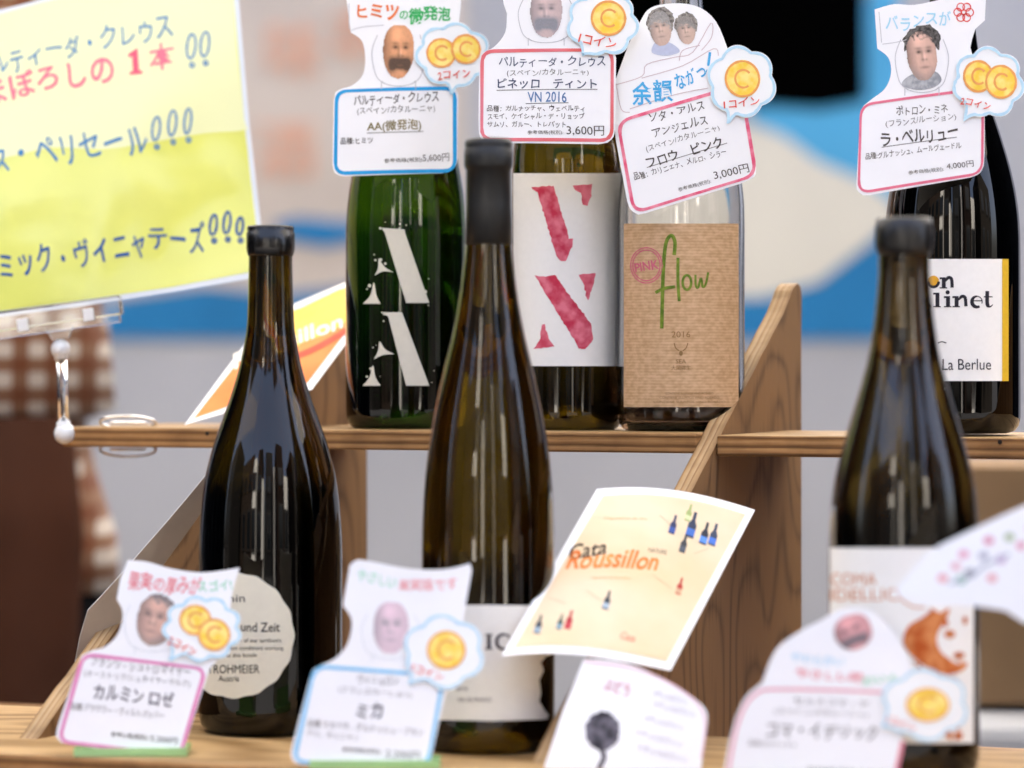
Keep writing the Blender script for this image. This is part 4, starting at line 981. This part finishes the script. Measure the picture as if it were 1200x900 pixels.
sh.text('フランツ・シュトロマイヤー', 165, 782, 116, 10, K['g'], -6, .004, .05); sh.text('(オーストリア/シュタイヤーマルク)', 161, 796, 124, 9, K['g'], -6, 0, .05); sh.text('カルミン ロゼ', 157, 815, 94, 18, ink('4f4a58'), -6, .018, .04)
sh.text('品種:ブラウワー・ヴィルトバッハー', 138, 833, 110, 9, K['g'], -6, .004, .05); sh.text('参考価格(税別):', 152, 863, 44, 7, K['d'], -6, .01); sh.text('5,200円', 192, 867, 32, 8, K['d'], -7, .004, .02); sh.build('lettering', t)
bubble(t, sf, 237, 737, 48, 40, (197, 776), [(229, 727, 19, 18), (251, 744, 19, 19)], ('2コイン', 214, 758, 34, 11, -24), n=9)

# 6: lower middle card
out = spline([(410, 663), (418, 657), (432, 658), (482, 667), (522, 667), (551, 660)], 4) + [(553, 668), (546, 708), (540, 740), (530, 790), (522, 812), (504, 894), (500, 899)] + [(490, 900), (352, 896)] + spline([(344, 893), (341, 884), (343, 872)], 3) + [(363, 796)] + spline([(367, 785), (376, 780), (394, 771), (408, 753), (412, 727), (402, 710)], 4)
t, sf = card('blue bordered card with one coin and a pale bald face, before the tallest bottle', 1804, 9, 2, out, (425, 898), bend=.002)
sh = Sheet(sf, 12); border(sh, [(369, 781), (520, 792), (501, 897), (344, 893)], 15, 4.5, ink('82c4e8')); sh.build('border', t)
sh = Sheet(sf, 12); sh.text('やさしい', 442, 679, 46, 14, ink('9fd8b8'), -10, .01, .05); sh.text('果実味です', 501, 685, 68, 15, ink('eda0a4'), 3, .01, .05); sh.build('headline', t)
sh = Sheet(sf, 12); suit(sh, 458, 738, 44, 56, ink('d2d6da')); sh.build('suit_drawing', t)
portrait(sf, 458, 736, 42, 62, -3, dict(seed=41, skin='c9a8aa', tint=(1, .96, 1.08), wash=.3)).build('portrait', t)
sh = Sheet(sf, 12)
sh.text('ヴィニョロン', 443, 797, 48, 10, K['g'], -4, .004); sh.text('(フランス/ルーション)', 440, 812, 86, 8, K['g'], -5, 0, .05); sh.text('ミカ', 433, 833, 30, 18, ink('4a4a52'), -4, .02, .03)
sh.text('品種:マカベオ、グルナッシュ・ブラン', 428, 853, 136, 9, K['g'], -5, .004, .05); sh.text('グリ、カリニャン', 390, 862, 62, 7, K['g'], -5, .004, .05); sh.text('参考価格(税別):', 424, 880, 46, 6.5, K['d'], -4, .006); sh.text('2,200円', 472, 885, 40, 11, K['g'], -5, 0, .02); sh.build('lettering', t)
bubble(t, sf, 520, 764, 50, 45, (478, 803), [(523, 762, 23, 23)], ('1コイン', 501, 788, 38, 10, -20), n=6)

# 7: lower right card
out = spline([(893, 800), (909, 762), (937, 740), (962, 727), (980, 716), (1001, 712), (1023, 717), (1045, 738), (1060, 760), (1070, 790)], 4) + [(1064, 840), (1056, 872), (1044, 925), (845, 925), (855, 868)] + spline([(862, 842), (873, 818), (893, 800)], 3)[:-1]
t, sf = card('rounded top card with a pink border and one coin, before the fox labelled bottle', 1722, 8, -2, out, (945, 924), bend=.002)
sh = Sheet(sf, 12); sh.ribbon(spline([(852, 915), (862, 858), (874, 826), (888, 812), (905, 808), (980, 809), (1045, 812)], 5), 3.5, ink('e6a3b0'), 2); sh.ribbon([(1058, 868), (1050, 905)], 5, ink('d98494'), 2); sh.build('border', t)
sh = Sheet(sf, 12); sh.text('やわらかい', 958, 773, 62, 10, ink('a5d3ea'), -6, .01, .05); sh.text('やさしい味', 972, 792, 80, 12, ink('e58a92'), -6, .02, .05); sh.text('わいん', 1032, 796, 44, 10, ink('8fd0ac'), 6, .02, .05); sh.build('headline', t)
portrait(sf, 1000, 741, 46, 42, 22, dict(seed=52, turn=-.12, skin='c98c8c', mous='6a5a60', wash=.08)).build('portrait', t)
sh = Sheet(sf, 12); sh.text('セルスコマ・デ', 974, 823, 88, 8, K['g'], -3, .002); sh.text('(スペイン/カタルーニャ)', 962, 836, 108, 8, K['g'], -3, 0, .05); sh.text('コマ・イデリック', 964, 857, 130, 19, K['g'], -2, .012, .05); sh.text('品種:ガルナッチャ', 905, 872, 56, 7, K['g'], -3); sh.text('参考価格(税別): 3,600円', 990, 905, 90, 8, K['g'], -3); sh.build('lettering', t)
bubble(t, sf, 1084, 826, 54, 44, (1032, 852), [(1087, 826, 26, 20)], ('1コイン', 1056, 848, 34, 9, -20), n=6)

# slope of the panels' front edges, for the cards taped along them
bet = math.atan2(.595, 1); SL = D * math.cos(bet) + Z * math.sin(bet); NS = SL.cross(E); NS = NS if NS.y < 0 else -NS; NS.normalize()
def slope_pt(u, v, off=3): return S(u, v, -222 + (v - 1697) * .595) + NS * (off / 1000)

# 8: cream leaflet on the centre panel
GL2 = 'leaflets fixed to the side panels'
J4 = [(697, 580), (887, 592), (785, 788), (588, 768)]
def edge_pts(c, bow):
    o = []
    for i in range(4):
        a, b_ = c[i], c[(i + 1) % 4]
        for k_ in range(10):
            t_ = k_ / 10; h = 4 * t_ * (1 - t_) * bow[i]; o.append((a[0] + (b_[0] - a[0]) * t_, a[1] + (b_[1] - a[1]) * t_ + h))
    return o
o = slope_pt(-667, 1800, 40)
t = thing('leaflet', 'white edged cream leaflet with small wine bottle sketches, on the slant of the centre panel', 'leaflet', tuple(o), GL2)
sf = Plane(o, (NS + E * .5).normalized(), .004, 737, 120)
sh = Sheet(sf, 12); sh.poly(edge_pts(J4, (-4, 0, -4, 0)), paper, 0, thick=3); sh.build('sheet', t)
sh = Sheet(sf, 12); sh.poly(edge_pts([(704, 589), (875, 599), (780, 778), (601, 761)], (-4, 0, -4, 0)), crayon('leaflet_cream', 'dcc29c', 'e2cdb0', 14), 2); sh.build('printed_panel', t)
sh = Sheet(sf, 12)
sh.text('Cata', 686, 653, 44, 17, ink('3a2c22'), 7, .015, .03, 4, .35); sh.text('Roussillon', 717, 664, 106, 22, crayon('roussillon_orange', 'd9702a', 'e8934a', 60), -1, .02, .03, 4, .35); sh.text('NATURE', 768, 653, 22, 5, ink('6a5a50'), -4, 0, 0, 4)
sh.build('lettering', t); sh = Sheet(sf, 12); sh.text('Dégustation de vins', 730, 617, 50, 4, ink('d9a070'), -1, 0, 0, 4); sh.build('lettering', t); sh = Sheet(sf, 12); sh.text('Vignerons du Roussillon', 713, 686, 46, 4, ink('d9a070'), 0, 0, 0, 4); sh.build('lettering', t); sh = Sheet(sf, 12); sh.text('Cata', 734, 752, 18, 8, ink('d07a6a'), -12, .01, .02, 4, .3)
sh.build('lettering', t)
sh = Sheet(sf, 12)
def mini(x, y, h, colr, base, r_=15):
    c_, s_ = math.cos(R(r_)), math.sin(R(r_))
    P = [(-.17, 0), (.17, 0), (.17, .5), (.07, .68), (.06, 1), (-.06, 1), (-.07, .68), (-.17, .5)]
    sh.poly([(x + (a * c_ + b_ * s_) * h, y - (b_ * c_ - a * s_) * h) for a, b_ in P], ink(colr), 4)
    sh.poly([(x + (a * c_ + b_ * s_) * h, y - (b_ * c_ - a * s_) * h) for a, b_ in [(-.17, .06), (.17, .06), (.17, .34), (-.17, .34)]], ink(base), 5)
for x, y, h, c1, c2 in ((784, 632, 22, '23305a', '2f4f9a'), (803, 616, 20, '9aa86a', 'c9d0a0'), (806, 634, 30, '2a3550', '3a68b8'), (822, 640, 26, '20283a', '4f86d8'), (833, 640, 26, '34405a', '3f6fc8'), (797, 652, 22, '30343e', '4a5260'), (793, 700, 20, 'b0382f', 'c8a080'), (706, 722, 22, '3a4048', '9fb0c0'), (627, 747, 22, '3c434c', '8fa3b3'), (652, 744, 18, '2f4a48', '7f9fb0'), (662, 744, 22, 'a83038', 'c0404a')): sh = Sheet(sf, 12); mini(x, y, h, c1, c2); sh.build('printed_bottle', t)
sh = Sheet(sf, 12)
for P in ([(770, 612), (790, 628)], [(830, 644), (812, 652)], [(762, 680), (786, 694)], [(684, 700), (702, 712)], [(640, 706), (660, 714)]): sh.ribbon(P, .7, ink('c9a98a'), 4)
sh.build('pointer_lines', t)

# 9: orange leaflet on the left panel
o = slope_pt(-986, 2000, 9)
t = thing('leaflet', 'orange and yellow leaflet with white script, leaning behind the front left bottle', 'leaflet', tuple(o), GL2)
sf = Plane(o, NS, 0.001, 330, 110)
sh = Sheet(sf, 12); sh.poly([(216, 497), (312, 371), (352, 354), (416, 327), (412, 395), (366, 458), (300, 474)], paper, 0, thick=3); sh.build('sheet', t)
sh = Sheet(sf, 12); sh.poly([(227, 490), (316, 378), (354, 361), (412, 336), (406, 390), (361, 450), (298, 467)], crayon('leaflet_orange', 'e8793a', 'f0904c', 14), 2)
sh.poly(spline([(318, 378), (354, 361), (412, 336), (410, 372), (384, 392), (352, 404), (330, 424), (306, 424)], 3, True), crayon('leaflet_yellow', 'f0b23a', 'f6c95c', 14), 3)
sh.ribbon(spline([(335, 424), (370, 410), (408, 388)], 5), 7, ink('d9482f'), 4); sh.build('printed_panel', t)
sh = Sheet(sf, 12); sh.text('Roussillon', 338, 401, 136, 17, ink('f4ece0'), 21, .02, .03, 6, .3); sh.build('lettering', t)

# 10: pale card taped on the left panel's lower slant, seen at a grazing angle
o = slope_pt(-990, 1800, 5)
t = thing('leaflet', 'plain pale card curling off the slanted edge of the left panel, seen edge on', 'leaflet', tuple(o), GL2)
sf = Plane(o, Vector((.45, -.85, -.35)).normalized(), .003, 160, 80)
sh = Sheet(sf, 12); sh.poly([(240, 558), (170, 634), (101, 713), (92, 745), (84, 790), (112, 758), (150, 712), (196, 652), (240, 596)], plain('pale_card', 'b0a396', .6), 0, thick=4, side=paper); sh.build('sheet', t)

# 11: round-topped leaflet at the foot of the centre panel
o = slope_pt(-667, 1690, 14)
t = thing('leaflet', 'blurred white sheet with a dark round drawing at the foot of the centre panel', 'leaflet', tuple(o), GL2)
sf = Plane(o, (NS + Vector((0, -1.5, 0))).normalized(), .0008, 730, 95)
out = spline([(684, 773), (712, 774), (748, 782), (790, 803), (818, 822), (829, 838), (826, 870)], 4) + [(818, 930), (628, 930), (640, 892), (660, 832)]
sh = Sheet(sf, 12); sh.poly(out, paper, 0, thick=4); sh.build('sheet', t)
sh = Sheet(sf, 12); sh.text('ぶどう', 723, 806, 30, 14, ink('c0506e'), -10, .008, .03, 5); sh.ribbon(spline([(685, 776), (748, 785), (800, 810), (826, 840), (822, 890)], 5), 2.5, ink('e8c4cc'), 2)
sh.poly(blobby(ell(706, 857, 20, 23, 26), 2), crayon('dark_scribble', '2c2a30', '6a6670', 160), 3); sh.ribbon(spline([(704, 876), (708, 888), (702, 902), (706, 918)], 4), 6, ink('55525a'), 3)
for y, x0, w_ in ((818, 785, 40), (832, 790, 50), (848, 778, 46), (866, 772, 56), (884, 776, 60)): sh.text('ナチュラルワイン', x0, y, w_, 7, ink('9c8e9c'), -16, 0, .04, 5)
sh.build('drawing', t)

# 12: big blurred card at the right edge on a clear stand
o = at(1285, 640, 1655)
out = spline([(1046, 696), (1062, 676), (1090, 646), (1133, 623), (1200, 592), (1260, 568), (1330, 548)], 4) + [(1345, 690), (1240, 740), (1198, 730)] + spline([(1176, 716), (1133, 710), (1080, 708)], 3)
t, sf = card('blurred white card dotted pink and green, poking in at the right edge', 1655, 6, 6, out, (1285, 640), bend=.003)
sh = Sheet(sf, 12)
for x, y, c1 in ((1103, 678, 'e6a0a8'), (1124, 680, '6fae90'), (1134, 672, '8a8a96'), (1160, 678, 'e8aab0'), (1127, 650, 'e6a0b8'), (1156, 634, 'd88aa4'), (1180, 630, 'a8b890'), (1194, 640, 'dd9ab0'), (1170, 656, 'c8a0c8'), (1206, 620, 'e0a0b4'), (1150, 652, 'b0b0c0'), (1118, 664, 'e6b8c0')): sh.poly(ell(x, y, 6, 5, 12), ink(c1), 2)
sh.ribbon(spline([(1110, 684), (1136, 676), (1150, 664), (1180, 650)], 5), 4, ink('b8bcc8'), 2)
sh.build('painted_flowers', t)
sm = plain('clear_acrylic', 'd8dde0', .15, .5, .02); acr = glass('acrylic', [(0, (.95, .97, .96)), (1, (.97, .98, .98))], 1.3, .05)
cs = thing('card_stand', 'slim upright acrylic stand carrying the blurred card at the right edge', 'card stand', tuple(at(1285, 640, 1665) * 1))
p = at(1285, 640, 1664); m = MB(); m.tube([(p.x, p.y, .78), (p.x, p.y, p.z + .01)], .0025, acr, 10); m.build('rod', cs)
m = MB(); m.lathe((p.x, p.y, .78), [(.016, 0), (.016, .002), (.006, .004)], acr, 24); m.build('foot', cs)

# small green-tinted clear feet that hold the three lower cards
gac = plain('green_acrylic', '9dc886', .2, .5, .05, 60)
for x, y, w_, Y, lab in ((155, 884, 66, 1868, 'clear green foot under the pink bordered card at left'), (440, 898, 76, 1811, 'clear green foot under the blue bordered card in the middle'), (950, 926, 70, 1729, 'clear green foot under the rounded card at right')):
    p = at(x, y, Y); c = thing('acrylic_stand', lab, 'card holder', (p.x, p.y, .78), 'clear feet of the lower cards')
    m = MB(); m.box((p.x, p.y + .004, .7825), w_ / 2000 * Y / FPX * 2, .014, .0022, gac); m.build('base', c)
    m = MB(); m.box((p.x, p.y + .006, .790), w_ / 2400 * Y / FPX * 2, .0012, .0055, gac); m.build('clip', c)

# ------------------------------------------------------------------ yellow sign and its clear clip stand
SY = 2275
o = at(70, 390, SY)
t = thing('yellow_sign', 'large yellow handwritten sign in a clear sleeve, top left, tilted', 'sign', tuple(o))
sn_ = Vector((.10, -1, .30)).normalized(); sf = Plane(o, sn_, .006, 120, 190)
sleeve, n, l, b = new_mat('yellow_paper')
tc = n.new('ShaderNodeTexCoord'); sp = n.new('ShaderNodeSeparateXYZ'); l.new(tc.outputs['Object'], sp.inputs[0])
nz = n.new('ShaderNodeTexNoise'); nz.inputs['Scale'].default_value = 9; nz.inputs['Detail'].default_value = 2; l.new(tc.outputs['Object'], nz.inputs['Vector'])
rp = n.new('ShaderNodeValToRGB'); rp.color_ramp.elements[0].color = hexc('d8dc6a'); rp.color_ramp.elements[1].color = hexc('e2e682'); rp.color_ramp.elements[0].position = .35; rp.color_ramp.elements[1].position = .65
l.new(nz.outputs['Fac'], rp.inputs[0]); l.new(rp.outputs[0], b.inputs['Base Color']); b.inputs['Roughness'].default_value = .12; b.inputs['Specular IOR Level'].default_value = .6
bp = n.new('ShaderNodeBump'); bp.inputs['Strength'].default_value = .35; bp.inputs['Distance'].default_value = .02; l.new(nz.outputs['Fac'], bp.inputs['Height']); l.new(bp.outputs[0], b.inputs['Normal'])
glare_y = plain('sleeve_glare_yellow', 'e6e9b4', .14, .6, .02, 8); sl_edge = plain('sleeve_edge', 'd5dbe2', .15, .6, .03, 20)
sh = Sheet(sf, 14); sh.poly([(-150, 60), (0, 12), (120, -14), (200, -24), (277, -30), (283, 40), (292, 140), (306, 262), (304, 325), (200, 344), (100, 360), (0, 373), (-150, 388)], sl_edge, 0, thick=5, side=sl_edge); sh.build('sleeve', t)
sh = Sheet(sf, 14); sh.poly([(-146, 66), (0, 18), (120, -8), (200, -20), (271, -28), (277, 40), (286, 140), (300, 262), (299, 318), (200, 338), (100, 353), (0, 366), (-146, 380)], sleeve, 2)
sh.poly(spline([(-146, 64), (0, 17), (120, -9), (200, -21), (271, -28)], 3) + spline([(277, 60), (286, 140), (288, 152), (240, 158), (180, 170), (120, 180), (60, 178), (0, 190), (-146, 210)], 3), glare_y, 3); sh.build('paper', t)  # paler upper area: sky glare on the sleeve, put into the colour
sh = Sheet(sf, 12); bl = ink('3d7db4'); bl2 = ink('1f5296'); pk2 = ink('e8788e')
sh.text('パルティーダ・クレウス', 84, 58, 236, 29, bl, 11, .006, .04, 5)
sh.build('lettering', t); sh = Sheet(sf, 12); sh.text('まぼろしの', 58, 96, 152, 33, pk2, 9, .02, .03, 5); sh.poly([(150.5, 69), (155, 66), (160, 62.5), (161.5, 62.5), (163, 88), (167, 88.5), (167, 92), (152, 93.5), (152, 90), (156, 89.3), (155, 71.5), (151, 73.5)], ink('e0607a'), 5); sh.text('本', 190, 72, 30, 31, pk2, 6, .01, .04, 5)
sh.build('lettering', t); sh = Sheet(sf, 12); sh.text('ス・ペリセール', 80, 178, 186, 32, bl, 9, .008, .04, 5); sh.build('lettering', t); sh = Sheet(sf, 12); sh.text('コスミック・ヴィニャテーズ', 98, 298, 288, 34, bl2, 9, .012, .04, 5)
sh.build('lettering', t)
for xs_, m_, w_ in (([(224, 63, 5, 18), (240, 60, 5, 18)], bl, 2.4), ([(183, 159, 4.5, 17), (202, 152, 4.5, 18), (220, 149, 4, 18)], bl, 2.4), ([(250, 268, 4, 15), (266, 265, 4, 16), (281, 269, 3.6, 13)], bl2, 3)):
    for x, y, rx, ry in xs_:
        sh = Sheet(sf, 12); sh.ribbon(ell(x, y - 4, rx, ry * .8, 24, 6), w_, m_, 5, True, .3); sh.ribbon(ell(x + 1, y + ry * .98, 2.4, 2.4, 12), w_ * .9, m_, 5, True); sh.build('exclamation_mark', t)
cl = thing('sign_clip', 'clear plastic clip stand with white ball joints, holding the yellow sign on the shelf end', 'clip', tuple(at(75, 510, 2260)))
clear = glass('clear_plastic', [(0, (.93, .94, .95)), (1, (.97, .97, .97))], 1.4, .08); wp = plain('white_plastic', 'e6e8ea', .3, .5, .02)
CYp = 2255
sl2 = math.radians(8)
ux = Vector((math.cos(sl2), 0, math.sin(sl2))); uz = Vector((-math.sin(sl2), 0, math.cos(sl2)))
m = MB(); c0 = at(30, 373, CYp); m.box(c0, .065, .006, .0065, clear, ux, Vector((0, 1, 0)), uz); m.build('jaw', cl, bevel=.0012)
m = MB(); m.box(at(30, 388, CYp - 5), .064, .003, .003, clear, ux, Vector((0, 1, 0)), uz)
for x, y in ((27, 381), (104, 369)): m.box(at(x, y, CYp - 8), .0035, .003, .0042, wp, ux, Vector((0, 1, 0)), uz)
m.build('hinge', cl, bevel=.0006)
def ball(m, p, r, mat):
    m.lathe(Vector(p) - Vector((0, 0, r)), [(max(.0002, r * math.sin(R(a))), r - r * math.cos(R(a))) for a in range(0, 181, 12)], mat, 24)
m = MB(); V4 = [at(x, y, CYp) for x, y in ((52, 385), (86, 380), (80, 396), (62, 399))]; W4 = [v + Vector((0, .006, 0)) for v in V4]
m.add(V4 + W4, [(0, 3, 2, 1), (4, 5, 6, 7), (0, 1, 5, 4), (1, 2, 6, 5), (2, 3, 7, 6), (3, 0, 4, 7)], clear); m.build('bracket', cl)
m = MB(); ball(m, at(71, 409, CYp), .0066, wp); m.tube([at(71, 412, CYp), at(72, 421, CYp)], .0046, wp, 14); m.build('ball_joint', cl)
m = MB(); ball(m, at(76, 508, CYp), .0072, wp); m.tube([at(74, 494, CYp), at(75, 503, CYp)], .0046, wp, 14); m.build('ball_joint', cl)
m = MB(); m.tube([at(72, 420, CYp), at(74.5, 496, CYp)], .0036, clear, 14); m.build('rod', cl)
m = MB(); m.tube([at(80, 510, CYp), at(100, 516, 2262), at(112, 519, 2270)], [.003, .0024, .0022], clear, 10)
cz = at(150, 500, 2290)
for zz in (ZUP + 2.5, ZUP - 16):
    ring = [Vector((cz.x + .019 * math.cos(a), cz.y + .014 * math.sin(a), CAMZ + zz / 1000 + .0045 * math.sin(a + (0 if zz > ZUP else 3)) * -1)) for a in [2 * math.pi * i / 40 for i in range(40)]]
    m.tube(ring, .0009, clear, 8, True)
    ring = [Vector((cz.x + .012 * math.cos(a), cz.y + .010 * math.sin(a), CAMZ + zz / 1000)) for a in [2 * math.pi * i / 32 for i in range(32)]]
    m.tube(ring, .0007, clear, 8, True)
m.build('clamp', cl)
